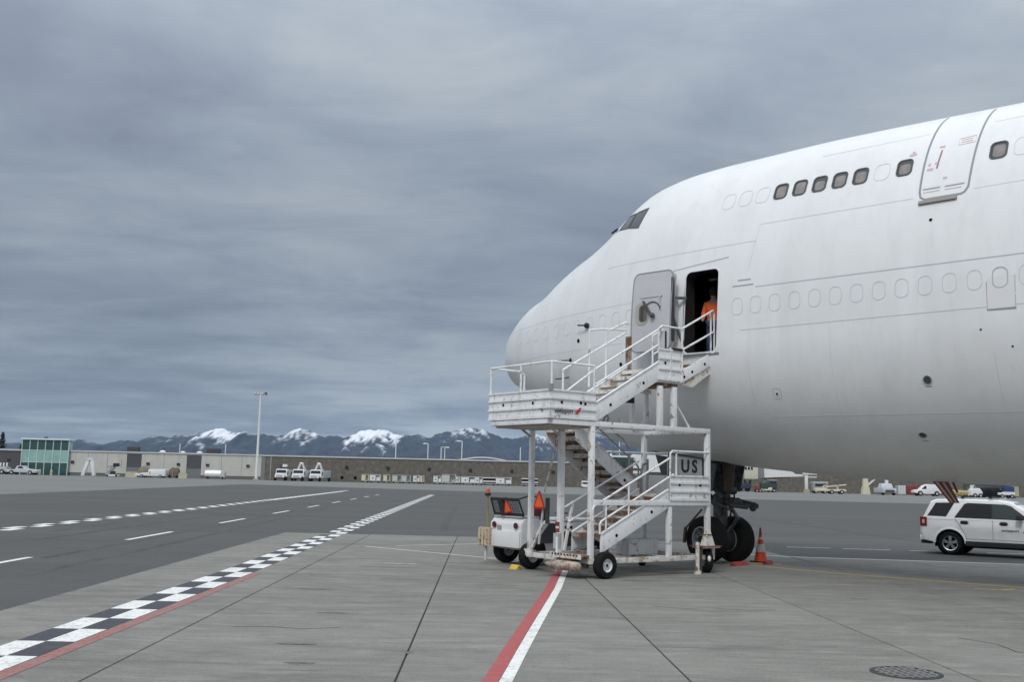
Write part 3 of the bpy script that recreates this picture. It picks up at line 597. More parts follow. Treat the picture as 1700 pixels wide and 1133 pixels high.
# person inside the doorway, seen from behind
def grow(name, verts, edges, radii, m, parent, root=0, sub=2):
    me = bpy.data.meshes.new(name); me.from_pydata(verts, edges, []); o = bpy.data.objects.new(name, me); COL.objects.link(o)
    md = o.modifiers.new('s', 'SKIN'); md.use_smooth_shade = True
    for i, r in enumerate(radii):
        rr = r if isinstance(r, tuple) else (r, r); me.skin_vertices[0].data[i].radius = rr
    me.skin_vertices[0].data[root].use_root = True
    sb = o.modifiers.new('u', 'SUBSURF'); sb.levels = sub; sb.render_levels = sub
    bpy.context.view_layer.update(); dg = bpy.context.evaluated_depsgraph_get()
    m2 = bpy.data.meshes.new_from_object(o.evaluated_get(dg)); m2.materials.clear(); m2.materials.append(m)
    bpy.data.objects.remove(o); bpy.data.meshes.remove(me)
    m2.polygons.foreach_set('use_smooth', [True] * len(m2.polygons))
    r_ = bpy.data.objects.new(name, m2); COL.objects.link(r_); r_.parent = parent; return r_
ca, sa = math.cos(AYAW), math.sin(AYAW)
def AW(s, y, z=0): return (7.2268 + s * ca - y * sa, 25.4424 + s * sa + y * ca, z)
skinm = mat('skin_tone', (.42, .24, .17), .6); jean = mat('blue_jeans', (.035, .06, .12), .85, var=.25, vs_=14); jacket = mat('hi_vis_orange', (.85, .14, .03), .7, var=.12, vs_=8); hairm = mat('dark_hair', (.02, .015, .012), .8)
per = thing('person', 'person in orange hi-vis jacket and blue jeans standing in the aircraft doorway', 'person', AW(-1.15, -2.14, 4.985), AYAW + R(195))
# X across the shoulders, Y facing direction
pv = [(0, 0, .93), (0, .01, 1.18), (0, 0, 1.40), (0, .02, 1.50), (0, .05, 1.60), (0, .06, 1.72),
      (.10, 0, .88), (.11, .02, .50), (.12, -.03, .10), (.13, .10, .045), (-.10, 0, .88), (-.13, .05, .50), (-.15, .0, .10), (-.17, .12, .045),
      (.19, 0, 1.40), (.25, .03, 1.14), (.22, .20, .98), (.20, .28, .94), (-.19, 0, 1.40), (-.27, .02, 1.14), (-.25, .16, .95), (-.23, .24, .90)]
pe = [(0, 1), (1, 2), (2, 3), (3, 4), (4, 5), (0, 6), (6, 7), (7, 8), (8, 9), (0, 10), (10, 11), (11, 12), (12, 13), (2, 14), (14, 15), (15, 16), (16, 17), (2, 18), (18, 19), (19, 20), (20, 21)]
pr = [(.15, .12), (.15, .115), (.15, .11), .06, .085, .09, .095, .065, .045, .04, .095, .065, .045, .04, .065, .05, .038, .035, .065, .05, .038, .035]
body = grow('body', pv, pe, pr, skinm, per)
up_i = [0, 1, 2, 14, 15, 16, 18, 19, 20]; mp_ = {a: i for i, a in enumerate(up_i)}
grow('jacket', [pv[i] if i else (0, 0, .90) for i in up_i], [(mp_[a], mp_[b]) for a, b in pe if a in mp_ and b in mp_], [(.19, .145), (.185, .14), (.175, .13), .085, .07, .055, .085, .07, .055], jacket, per)
lo_i = [0, 6, 7, 8, 10, 11, 12]; mp_ = {a: i for i, a in enumerate(lo_i)}
grow('jeans', [pv[i] for i in lo_i], [(mp_[a], mp_[b]) for a, b in pe if a in mp_ and b in mp_], [(.155, .125), .11, .085, .07, .11, .085, .07], jean, per)
MB().ball((0, .045, 1.68), .112, 14, 10, (1, 1.1, 1.15)).build('hair', hairm, per, smooth=60)
for s in (1, -1): MB().box(.085 * s - .05 if s > 0 else -.21, .085 * s + .1 if s > 0 else -.10, -.08, .2, 0.0, .08).build('shoe', M['blackm'], per, bevel=.02)

# ================================================================== passenger stairs
# local frame: X away from the aircraft, Y towards the camera, Z up
S = thing('boarding_stairs', 'tall white rusty boarding stairs with three zigzag flights up to the open aircraft door', 'stairs', (4.515, 23.673, 0), R(-143.4875))
W = 2.12; T = M['stair']; T2 = M['stair2']
# base frame
b = MB()
for y in (-.05, -W): b.box(-.05, 3.48, y - .05, y + .05, .30, .41)
for x in (-.02, 1.14, 3.42): b.box(x - .05, x + .05, -W + .05, -.10, .305, .405)
b.build('base_frame', T2, S, bevel=.008)
# posts
def post(x, y, z0, z1, w=.105): MB().box(x - w / 2, x + w / 2, y - w / 2, y + w / 2, z0, z1).build('post', T, S, bevel=.008)
post(3.43, -.05, .41, 3.16); post(3.41, -1.07, .41, 3.16, .12); post(3.41, -W, .41, 3.16); post(-.10, -.05, .93, 3.16, .11); post(1.14, -.05, .41, 1.5); post(-.09, -W, .41, 3.16, .11); post(1.14, -W, .41, 1.5)
# upper ring
b = MB()
for y in (-.05, -W): b.box(-.16, 4.52, y - .05, y + .05, 3.16, 3.27)
for x in (-.10, 2.3, 3.42, 4.55): b.box(x - .05, x + .05, -W + .05, -.10, 3.165, 3.265)
b.build('upper_frame', T, S, bevel=.008)
br = MB()
for y in (-W, -1.07): br.bar((3.46, y, 2.98), (3.72, y, 3.14), .04, .04)
br.build('platform_bracket', T2, S)
# overhanging platform
MB().box(3.37, 4.55, -W - .05, -.01, 3.27, 3.31).build('platform_deck', T2, S)
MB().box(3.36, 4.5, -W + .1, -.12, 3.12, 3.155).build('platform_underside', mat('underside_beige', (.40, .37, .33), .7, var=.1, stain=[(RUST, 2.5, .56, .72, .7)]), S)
def skirt(p, q, z0, z1, holes, parent=S, name='skirt_panel', nrm=None):
    p, q = Vector(p), Vector(q); d = (q - p); L_ = d.length; d.normalize(); n_ = Vector(nrm)
    b = MB(); h = z1 - z0
    def slab(za, zb, o0, o1):
        b.hexa([p + Vector((0, 0, za)) + n_ * o0, q + Vector((0, 0, za)) + n_ * o0, q + Vector((0, 0, za)) + n_ * o1, p + Vector((0, 0, za)) + n_ * o1,
                p + Vector((0, 0, zb)) + n_ * o0, q + Vector((0, 0, zb)) + n_ * o0, q + Vector((0, 0, zb)) + n_ * o1, p + Vector((0, 0, zb)) + n_ * o1])
    slab(z0, z1, -.012, 0)
    for f in (.36, .70): slab(z0 + h * f - .022, z0 + h * f + .022, 0, .028)
    slab(z1 - .03, z1 + .01, -.02, .02); slab(z0 - .01, z0 + .05, 0, .022)
    o = b.build(name, T, parent)
    for f, zf in holes:
        c = p + d * (L_ * f) + Vector((0, 0, z0 + h * zf)) + n_ * .002
        MB().tube(c, c + n_ * .006, .032, 14).build('hole', M['hole'], o)
    return o
near_p = skirt((4.6, 0, 0), (3.37, 0, 0), 3.29, 3.87, [(.24, .56), (.76, .56), (.66, .58)], nrm=(0, 1, 0))
left_p = skirt((4.6, -W - .06, 0), (4.6, 0, 0), 3.29, 3.87, [(.25, .54), (.73, .54)], nrm=(1, 0, 0))
skirt((3.37, -W - .06, 0), (4.6, -W - .06, 0), 3.29, 3.87, [], nrm=(0, -1, 0))
text('lettering', 'swissport', .125, M['black'], near_p, (4.26, .026, 3.43), (R(90), 0, R(180)), .0015, bold=.002)
lg = MB()
for k in (0, 1): lg.hexa([(3.97 - .05 * k, .026, 3.38 + .055 * k), (3.90 - .05 * k, .026, 3.38 + .055 * k), (3.83 - .05 * k, .026, 3.47 + .055 * k), (3.90 - .05 * k, .026, 3.47 + .055 * k)] + [(3.97 - .05 * k, .03, 3.38 + .055 * k), (3.90 - .05 * k, .03, 3.38 + .055 * k), (3.83 - .05 * k, .03, 3.47 + .055 * k), (3.90 - .05 * k, .03, 3.47 + .055 * k)])
lg.build('logo', mat('logo_red', (.62, .03, .035), .5), near_p)
text('worn_lettering', '- - --- --', .10, M['seam'], left_p, (4.626, -1.75, 3.40), (R(90), 0, R(90)), .001)
def rails(name, paths, r=.024, m=None):
    b = MB()
    for p in paths: b.poly(p, r, 8)
    return b.build(name, m or T, S, smooth=50)
pz = 4.44
rails('platform_rail', [[(3.42, 0, 3.87), (3.42, 0, pz), (4.58, 0, pz), (4.58, -W - .03, pz), (3.75, -W - .03, pz), (3.65, -W - .03, pz - .08), (3.65, -W - .03, 3.87)],
                        [(4.58, 0, 3.87), (4.58, 0, pz)], [(4.58, -1.05, 3.87), (4.58, -1.05, pz)], [(4.58, -W - .03, 3.87), (4.58, -W - .03, pz)]])
MB().box(4.55, 4.63, -.04, .03, 3.85, 3.98).build('rail_clamp', M['grey'], S)
# stair flights
def flight(p0, p1, y0, y1, n, depth0, depth1, tread_m, name, holes=True, thick=.04):
    """p0,p1: (x,z) of the nosing line's foot and head; stringers on both sides"""
    root = None
    x0, z0 = p0; x1, z1 = p1
    for y in (y0, y1):
        b = MB().prism([(x0, z0 - depth0), (x0, z0), (x1, z1), (x1, z1 - depth1)], y - thick / 2, y + thick / 2)
        o = b.build('stringer', T, S, bevel=.006)
        if holes:
            for f in (.22, .74):
                cxx, czz = x0 + (x1 - x0) * f, z0 + (z1 - z0) * f - (depth0 + depth1) * .30
                MB().tube((cxx, y + thick / 2 - .005, czz), (cxx, y + thick / 2 + .004, czz), .036, 12).build('hole', M['hole'], o)
        fl = MB(); s_ = 1 if y == y0 else -1
        fl.hexa([(x0, y - thick, z0), (x1, y - thick, z1), (x1, y + thick, z1), (x0, y + thick, z0), (x0, y - thick, z0 + .016), (x1, y - thick, z1 + .016), (x1, y + thick, z1 + .016), (x0, y + thick, z0 + .016)])
        fl.build('stringer_flange', T, o)
    tm = None
    run = abs(x1 - x0) / n; d = 1 if x1 > x0 else -1
    for i in range(n):
        f = (i + .5) / n; xx = x0 + (x1 - x0) * f; zz = z0 + (z1 - z0) * f - .10
        lo_, hi_ = min(y0, y1) + thick / 2, max(y0, y1) - thick / 2
        b = MB().box(xx - run * .55, xx + run * .55, lo_, hi_, zz - .015, zz + .012)
        b.box(xx - d * run * .55 - .012, xx - d * run * .55 + .012, lo_, hi_, zz - .07, zz + .0125)
        if tread_m != 'white': MB().box(xx + d * run * .52 - .006, xx + d * run * .52 + .006, lo_ + .002, hi_ - .002, zz + .013, zz + (z1 - z0) / n - .075).build('riser', T2, S)
        b.build('tread', T2 if tread_m == 'white' else M['rust'], S)
flight((3.18, .91), (1.20, 1.86), -.02, -.95, 6, .40, .40, 'rust', 'lower')
flight((1.14, 1.98), (3.02, 3.27), -1.07, -W + .02, 7, .36, .36, 'rust', 'middle')
flight((3.36, 3.66), (1.50, 4.70), -.02, -.95, 6, .40, .42, 'white', 'upper')
# bottom step, serrated toe board and bumper tube
MB().box(3.12, 3.72, -1.0, -.02, .44, .48).build('bottom_step', M['rust'], S)
b = MB().box(3.72, 3.735, -1.02, .0, .40, .50).build('toe_board', T2, S)
hm = MB()
for i in range(9): hm.box(3.7355, 3.739, -.95 + .1 * i, -.90 + .1 * i, .455, .49)
hm.build('tread_slot', M['hole'], b)
MB().lathe([(.015, 0), (.09, .28), (.10, .3), (.10, 1.1), (.06, 1.12)], 18, (3.74, -1.18, .25), 'y').build('bumper_tube', mat('tube_paint', (.50, .45, .37), .6, var=.1, stain=[(RUST, 4, .46, .58, .9)]), S, smooth=40)
MB().box(3.2, 3.7, -.75, -.35, .18, .40).build('tow_bracket', M['rust'], S, bevel=.02)
MB().bar((3.15, -.97, 1.57), (3.37, -.97, .52), .05, .05).build('brace', T, S); MB().bar((3.5, -1.02, 3.1), (3.33, -1.75, 1.75), .035, .035).build('brace', T2, S)
MB().bar((.92, -.05, 3.78), (.50, -.05, 3.28), .035, .035).build('brace', T, S)
MB().bar((2.1, -1.0, .45), (2.35, -1.0, 1.25), .05, .05).bar((2.35, -1.0, 1.25), (2.6, -1.0, .45), .05, .05).build('brace', M['rust'], S)
MB().bar((3.41, -W + .07, .5), (3.38, -W + .42, 1.05), .06, .05).build('brace', T2, S)
# landings
MB().box(-.12, 1.20, -W, -.02, 1.50, 1.545).build('landing_deck', M['rust'], S)
b = MB()
b.box(-.14, 3.38, -.055, .02, 1.51, 1.625)
for x in (-.11, 1.14): b.box(x - .045, x + .045, -W, -.056, 1.515, 1.60)
b.box(-.14, 1.19, -W - .05, -W + .05, 1.51, 1.62)
b.build('landing_frame', T, S, bevel=.006)
lp = skirt((1.17, .022, 0), (-.06, .022, 0), 1.63, 2.18, [(.24, .62), (.78, .62)], nrm=(0, 1, 0))
skirt((1.17, -W - .03, 0), (-.06, -W - .03, 0), 1.63, 2.18, [], nrm=(0, -1, 0)); skirt((-.15, -W, 0), (-.15, -.06, 0), 1.63, 2.18, [(.2, .6), (.8, .6)], nrm=(-1, 0, 0))
rails('landing_rail', [[(1.15, 0, 2.15), (1.15, 0, 2.66), (1.08, 0, 2.72), (-.10, 0, 2.72)], [(-.12, -W, 2.72), (-.12, -.06, 2.72)], [(.94, -.02, 2.18), (.94, -.02, 2.70)], [(1.14, -W, 2.15), (1.14, -W, 2.72), (-.1, -W, 2.72)]])
sg = MB().hexa([(1.07, -.17, 2.14), (-.03, -.17, 2.14), (-.03, -.13, 2.14), (1.07, -.13, 2.14), (1.07, -.17, 2.67), (-.03, -.17, 2.575), (-.03, -.13, 2.575), (1.07, -.13, 2.67)]).build('sign', M['signgrey'], S)
MB().bar((1.08, -.12, 2.68), (-.04, -.12, 2.585), .02, .028).box(-.075, -.02, -.135, -.10, 2.14, 2.585).bar((1.075, -.12, 2.14), (1.075, -.12, 2.68), .02, .02).build('sign_edge', M['black'], sg)
text('sign_lettering', 'US', .40, M['black'], sg, (.41, -.126, 2.385), (R(90), 0, R(180)), .003, bold=.012, sp=1.35)
# rails of the flights
def off(p0, p1, y, h, ext0=0, ext1=0, down0=None, down1=None):
    x0, z0 = p0; x1, z1 = p1; g = (z1 - z0) / (x1 - x0); d = 1 if x1 > x0 else -1
    a = (x0 - d * ext0, y, z0 + h - g * d * ext0); c = (x1 + d * ext1, y, z1 + h + g * d * ext1)
    P = [a, c]
    if down0: P = [(a[0] - d * .04, y, a[2] - .06), *P]; P = [(P[0][0], y, P[0][2] - down0), *P]
    if down1: P += [(c[0] + d * .04, y, c[2] - .03), (c[0] + d * .04, y, c[2] - .03 - down1)]
    return P
lf = ((3.18, .91), (1.20, 1.86)); uf = ((3.36, 3.66), (1.50, 4.70)); mf = ((1.14, 1.98), (3.02, 3.27))
rails('handrail', [off(*lf, 0, .68, .2, .02, .25), off(*lf, 0, .27, .0, .14, .2, .25)])
rails('handrail', [off(*lf, -.95, .63, .22, .0), off(*lf, -.95, .26, .1, .0)])
rails('handrail', [[(4.15, -.03, 3.30), (4.15, -.03, 3.86), (3.36, -.03, 4.38)], [(1.50, 0, 5.44), (3.42, 0, 4.36)], [(1.52, 0, 5.08), (3.38, 0, 4.05)], [(1.50, 0, 5.44), (1.44, 0, 5.40)]])
rails('handrail', [[(1.55, -.95, 4.4), (1.55, -.95, 5.62), (1.63, -.95, 5.68), (2.25, -.95, 5.40), (2.25, -.95, 4.3)], [(1.62, -.95, 5.45), (3.5, -.95, 4.42), (3.5, -.95, 3.6)], [(1.62, -.95, 5.50), (2.4, -.95, 5.44), (2.75, -.95, 5.38), (2.75, -.95, 4.1)]])
MB().box(1.50, 1.60, -1.0, -.90, 4.3, 5.35).build('rail_post', M['rust'], S)
rails('handrail', [[(2.7, -1.07, 3.43), (1.18, -1.07, 2.44), (1.10, -1.07, 2.35), (1.10, -1.07, 1.6)], [(1.6, -W, 3.5), (.62, -W, 3.05), (.40, -W, 2.8), (.40, -W, 1.6)]], .02, M['grey'])
rails('handrail', [[(1.02, -1.07, 1.56), (1.02, -1.07, 2.2), (.95, -1.07, 2.42), (.82, -1.07, 2.46)], [(.78, -1.1, 1.56), (.78, -1.1, 2.55)]], .028, M['grey'])
for x in (2.4, 3.05): rails('rail_post', [[(x, 0, lf[0][1] + (x - 3.18) * -.48 + .0), (x, 0, lf[0][1] + (x - 3.18) * -.48 + .66)]], .02)
# top landing, last ramp and bumper against the aircraft
MB().box(.84, 1.56, -.98, -.0, 4.24, 4.29).build('landing_deck', T2, S)
MB().box(.86, 1.54, -.9, -.06, 4.17, 4.235).build('landing_underside', M['rust'], S)
for x in (1.43, .99): MB().box(x - .06, x + .06, -.10, .0, 3.27, 4.165).build('post', T, S, bevel=.006)
for x in (1.43, .99): MB().box(x - .05, x + .05, -.98, -.90, 3.27, 4.165).build('post', T, S, bevel=.006)
skirt((1.53, .012, 0), (.84, .012, 0), 4.30, 5.0, [(.3, .55)], nrm=(0, 1, 0)); MB().box(1.16, 1.19, .013, .04, 4.3, 5.05).build('panel_stiffener', T, S)
MB().box(.80, 1.10, -.06, .045, 4.99, 5.05).tube((1.27, -.03, 5.0), (1.27, -.03, 5.42), .022, 8).build('switch_box', M['blackm'], S)
rails('landing_rail', [[(1.52, .0, 4.95), (1.52, .0, 5.44), (1.42, 0, 5.52), (.84, 0, 5.52), (.78, 0, 5.45), (.78, 0, 4.3)]])
rp0, rp1 = (.84, 4.52), (-.32, 5.12)
for y in (-.02, -.95):
    b = MB().prism([(rp0[0], rp0[1] - .28), (rp0[0], rp0[1]), (rp1[0], rp1[1]), (rp1[0], rp1[1] - .30)], y - .02, y + .02); o = b.build('ramp_side', T, S, bevel=.005)
    for f in (.12, .34, .7): MB().tube((rp0[0] + (rp1[0] - rp0[0]) * f, y + .015, rp0[1] + .6 * f - .17), (rp0[0] + (rp1[0] - rp0[0]) * f, y + .024, rp0[1] + .6 * f - .17), .034, 10).build('hole', M['hole'], o)
MB().hexa([(.84, -.93, 4.255), (-.3, -.93, 4.90), (-.3, -.04, 4.90), (.84, -.04, 4.255), (.84, -.93, 4.29), (-.3, -.93, 4.935), (-.3, -.04, 4.935), (.84, -.04, 4.29)]).build('ramp_deck', T2, S)
for i in range(3): MB().box(.62 - .3 * i, .68 - .3 * i, -.92, -.05, 4.44 + .16 * i, 4.475 + .16 * i).build('tread', M['rust'], S)
MB().prism([(.80, 4.235), (.40, 4.20), (-.25, 4.60), (-.28, 4.86), (.55, 4.40)], -.07, -.03).build('ramp_bracket', T2, S)
rails('ramp_rail', [[(.78, .0, 5.52), (-.25, 0, 6.06), (-.30, 0, 6.0), (-.30, 0, 5.05)], [(.78, 0, 5.03), (-.27, 0, 5.55)], [(-.25, -.06, 5.0), (-.25, -.06, 6.03)], [(.78, -.95, 4.3), (.78, -.95, 5.45), (-.2, -.95, 5.97), (-.2, -.95, 5.1)], [(.78, -.95, 5.0), (-.2, -.95, 5.5)]])
MB().bar((-.36, -1.02, 4.90), (-.40, .36, 4.88), .16, .10).build('door_bumper', M['blackm'], S, bevel=.03)
MB().bar((-.28, -.9, 4.80), (-.28, .15, 4.80), .06, .05).build('bumper_beam', T2, S)
MB().box(1.25, 1.75, -.6, -.5, 4.02, 4.1).build('landing_strut', T2, S); MB().box(1.55, 2.0, -.85, -.75, 3.80, 3.92).build('tool_tray', M['blackm'], S)
# braces between upper frame and third flight
MB().bar((2.9, -.3, 3.28), (2.6, -.3, 3.85), .03, .03).bar((2.65, -.3, 3.28), (3.0, -.3, 3.7), .03, .03).build('brace', M['grey'], S)
for x in (2.9, 2.55, 1.95, .5): MB().box(x - .03, x + .03, -.13, -.07, 3.27, 3.36).build('frame_lug', M['grey'], S)
for i in range(6): MB().box(.0, 1.06, -W + .0, -W + .03, 1.66 + .125 * i, 1.72 + .125 * i).build('back_slat', M['rust'] if i % 2 else T2, S)
# battery box, tags, stabilisers
bx = MB().box(.80, 1.72, -1.15, -.72, .40, .74).build('battery_box', T, S, bevel=.015); MB().box(.78, .85, -1.10, -.75, .44, .70).build('box_end', M['rust'], bx)
MB().box(1.0, 1.06, -.718, -.71, .46, .68).build('box_latch', T, bx)
MB().box(3.42, 3.475, -1.16, -1.02, .9, 1.12).build('red_tag', M['redp'], S); MB().box(3.477, 3.48, -1.14, -1.04, .98, 1.03).build('tag_print', M['pwhite'], S)
MB().box(3.42, 3.52, -1.17, -1.01, .55, .88).build('jack_housing', M['lgrey'], S)
MB().tube((.34, .06, .06), (.34, .06, .70), .045, 10).tube((.34, .06, .0), (.34, .06, .07), .085, 12).build('stabiliser', T2, S); MB().tube((3.5, -1.05, .06), (3.5, -1.05, .8), .04, 10).build('stabiliser', T, S)
MB().tube((.2, .02, .02), (.2, .02, .6), .04, 10).build('stabiliser', M['brown'], S)
# running wheels
def wheel_part(x, y, r, w, rim, yaw=0.0, parent=S, name='wheel', zc=None):
    zc = r if zc is None else zc
    o = MB().lathe([(r * .5, -w / 2), (r * .88, -w / 2), (r * .97, -w * .38), (r, -w * .2), (r, w * .2), (r * .97, w * .38), (r * .88, w / 2), (r * .5, w / 2)], 36, (0, 0, 0), 'y', False).build(name, M['tyre'], parent, smooth=30)
    o.location = (x, y, zc); o.rotation_euler = (0, 0, yaw)
    h = MB().lathe([(.02, -w * .1), (r * .2, -w * .1), (r * .24, -w * .22), (r * .46, -w * .26), (r * .53, -w * .5), (r * .53, w * .5), (r * .46, w * .26), (r * .24, w * .22), (r * .2, w * .34), (.02, w * .34)], 28, (0, 0, 0), 'y').build('rim', rim, o, smooth=30)
    MB().lathe([(.01, 0), (r * .13, 0), (r * .13, w * .36), (.01, w * .37)], 14, (0, 0, 0), 'y').build('hub_cap', M['grime'], o)
    n_ = MB()
    for i in range(5):
        a = 2 * PI * i / 5; n_.tube((r * .33 * math.cos(a), w * .23, r * .33 * math.sin(a)), (r * .33 * math.cos(a), w * .27, r * .33 * math.sin(a)), r * .035, 6)
    n_.build('wheel_nut', M['grime'], o)
    return o
rimw = mat('rim_white', (.70, .72, .74), .45, var=.06, vs_=6)
wheel_part(3.12, .06, .278, .20, rimw); wheel_part(3.16, -2.42, .295, .22, rimw, 0)
MB().tube((3.12, -.1, .278), (3.12, .1, .278), .045, 10).bar((3.12, -.06, .30), (3.12, -.06, .40), .2, .1).build('axle', M['rust'], S)
MB().tube((3.16, -2.1, .295), (3.16, -2.4, .295), .045, 10).build('axle', M['rust'], S); MB().bar((3.3, -2.1, .36), (3.35, -2.36, .40), .12, .14).build('axle_arm', T2, S)
wheel_part(-.14, -.12, .275, .17, rimw, R(62)); wheel_part(-.12, -2.2, .275, .17, rimw, R(40))
fk = MB().taper(-.24, .06, -.13, .06, .60, .95, .10, .05).box(-.34, .22, -.22, .12, .565, .60).bar((-.26, -.03, .58), (-.24, -.03, .30), .05, .1).bar((-.02, -.17, .58), (-.02, -.17, .30), .05, .1)
fk.build('caster_fork', T2, S); MB().tube((-.10, -.05, .85), (-.10, -.05, .87), .10, 10).build('caster_band', M['blackm'], S)
MB().box(-.38, .26, -.25, .15, .60, .615).build('caster_plate', mat('red_rust', (.22, .07, .05), .8, var=.2, vs_=8), S)
MB().ball((-.0, .10, .33), .07, 10, 8, (.6, .6, 1)).build('caster_cap', M['whitem'], S)
MB().bar((-.09, -W, .41), (-.09, -W, .30), .1, .2).build('caster_fork', T2, S)

def triangle(name, parent, c, w, h, tilt, rz, label=None):
    """slow-moving-vehicle emblem: orange triangle with dark red rim, blunt corners; faces +X"""
    root = bpy.data.objects.new(name, None); COL.objects.link(root); root.parent = parent; root.location = c; root.rotation_euler = (0, tilt, rz)
    def tri(s, o0, o1, cutf):
        P = [(-w / 2 * s, -h / 3 * s), (w / 2 * s, -h / 3 * s), (0, h * 2 / 3 * s)]; Q = []
        for i in range(3):
            a, p_, q_ = Vector(P[i]), Vector(P[i - 1]), Vector(P[(i + 1) % 3])
            Q += [a + (p_ - a) * cutf, a + (q_ - a) * cutf]
        return MB().prism([tuple(v) for v in Q], o0, o1, 'x')
    tri(1.0, 0, .008, .10).build('reflective_rim', M['redr'], root); tri(.70, .009, .014, .02).build('orange_face', mat('emblem_orange', (.95, .14, .025), .45), root)
    return root
MB().bar((3.42, -1.80, .60), (3.36, -1.74, 1.36), .05, .03).build('emblem_pole', M['lgrey'], S)
triangle('emblem', S, (3.44, -1.78, 1.52), .40, .44, 0, R(6))
MB().tube((3.3, -1.66, 1.05), (3.3, -1.66, 1.62), .05, 10).build('hose_reel', M['green'], S)
def SW(a, y, z=0.0):   # stairs-local -> world
    c, s = math.cos(R(-143.4875)), math.sin(R(-143.4875)); return (4.515 + a * c - y * s, 23.673 + a * s + y * c, z)

# ================================================================== baggage tractor behind the stairs
tx, ty, _ = SW(3.05, -3.55)
TG = thing('baggage_tractor', 'small white baggage tractor with black mesh guard parked behind the left of the stairs', 'tractor', (tx, ty, 0), R(36.5125))
hb = MB().prism([(-.02, .42), (.0, .98), (.10, 1.10), (.55, 1.10), (.62, .95), (.95, .80), (1.5, .80), (1.55, 1.02), (2.55, .98), (2.68, .80), (2.70, .40), (2.1, .36), (1.2, .34), (.15, .36)], -.62, .62)
hb.build('body', M['white'], TG, bevel=.04)
MB().box(.06, .58, -.56, .56, 1.105, 1.15).build('rear_deck', M['lgrey'], TG, bevel=.01)
MB().box(-.05, -.005, -.60, .62, .42, .80).build('rear_plate', M['white'], TG, bevel=.015)
bp = MB().box(-.13, -.03, .50, .92, .40, .84).box(-.18, -.131, .54, .62, .42, .82).box(-.18, -.131, .66, .74, .42, .82).box(-.18, -.131, .80, .88, .42, .82)
bp.build('bumper', mat('rusty_cream', (.58, .48, .36), .7, var=.1, stain=[(RUST, 8, .5, .62, .9)]), TG)
MB().tube((-.05, .72, .06), (-.05, .72, .42), .035, 8).build('drop_leg', T2, TG)
for y in (.42, -.44): MB().lathe([(.07, -.02), (.075, .0), (.06, .012)], 20, (-.03, y, .93), 'x').build('tail_light', mat('tail_lens', (.10, .012, .02), .25), TG)
MB().box(-.03, .0, .16, .30, .70, .92).build('socket', M['grey'], TG)
gd = MB()
gp = lambda y, t: (.08 - .10 * t, y, 1.17 + .38 * t)
gd.poly([gp(.56, 0), gp(.60, 1), gp(-.50, 1), gp(-.60, 0), gp(.56, 0)], .022, 6)
gd.bar(gp(.56, .02), gp(-.6, .02), .03, .06).bar(gp(.6, .98), gp(-.5, .98), .03, .06)
for k in range(1, 8): gd.tube(gp(.57, k / 8), gp(-.58, k / 8), .007, 5)
for k in range(1, 18): gd.tube(gp(.57 - 1.1 * k / 18, 0), gp(.59 - 1.06 * k / 18, 1), .006, 5)
gd.bar(gp(.1, 0), gp(.16, 1), .03, .24).bar(gp(.16, .94), gp(-.2, .94), .02, .06)
gd.build('mesh_guard', M['black'], TG)
tr_ = triangle('emblem', TG, (.0, -.06, 1.33), .36, .36, 0, R(180)); tr_.rotation_euler = (R(9), R(11), R(180))
ps = MB().tube((-.05, .66, .45), (-.05, .70, 1.62), .022, 8); ps.build('beacon_pole', mat('mustard_pole', (.34, .26, .07), .6, var=.2, vs_=9, stain=[(RUST, 9, .5, .62, .8)]), TG)
MB().lathe([(.055, 0), (.06, .03), (.05, .11), (.02, .13)], 16, (-.05, .70, 1.66), 'z').build('beacon', mat('beacon_orange', (.55, .16, .08), .3), TG, smooth=40)
MB().box(-.09, 0, .64, .76, 1.60, 1.665).build('beacon_base', M['blackm'], TG)
MB().poly([(.12, -.1, 1.5), (.55, -.15, 1.62), (.8, -.3, 1.6)], .02, 6).build('guard_bar', M['black'], TG)
MB().taper(.75, 1.35, -.55, .05, .80, .98, .04, .04).taper(.72, .88, -.55, .05, .95, 1.38, .03, .05, -.06).build('seat', M['dred'], TG, bevel=.03)
MB().prism([(.5, .52), (.55, .84), (.72, 1.0), (1.15, .90), (1.25, .55)], -.66, -.60).build('fender', M['dgrey'], TG)
MB().prism([(.42, .74), (.70, 1.06), (.80, 1.04), (.50, .70)], -.70, -.58).build('fender_lip', M['white'], TG)
MB().lathe([(.15, 0), (.17, .015), (.15, .03)], 24, (1.5, -.25, 1.2), 'z').tube((1.75, -.25, .95), (1.5, -.25, 1.2), .025, 8).build('steering_wheel', M['blackm'], TG)
MB().box(1.50, 2.6, -.66, .66, 1.03, 1.09).box(1.52, 1.9, -.67, -.63, .6, 1.02).build('hood', M['white'], TG, bevel=.02)
si = MB().box(1.3, 2.5, -.655, -.625, .86, .93).box(1.3, 2.5, -.655, -.625, .70, .74); si.build('side_grille', M['blackm'], TG)
MB().lathe([(.05, 0), (.08, .005), (.08, .02), (.05, .022)], 18, (1.9, -.66, .62), 'y').build('filler_cap', M['lgrey'], TG)
MB().box(1.05, 1.5, -.64, -.60, .45, .80).build('battery_door', M['dgrey'], TG)
for x, y in ((.42, -.52), (.42, .52), (2.25, -.52), (2.25, .52)): wheel_part(x, y, .34 if x < 1 else .30, .24, M['lgrey'], R(180) if y > 0 else R(180), TG)
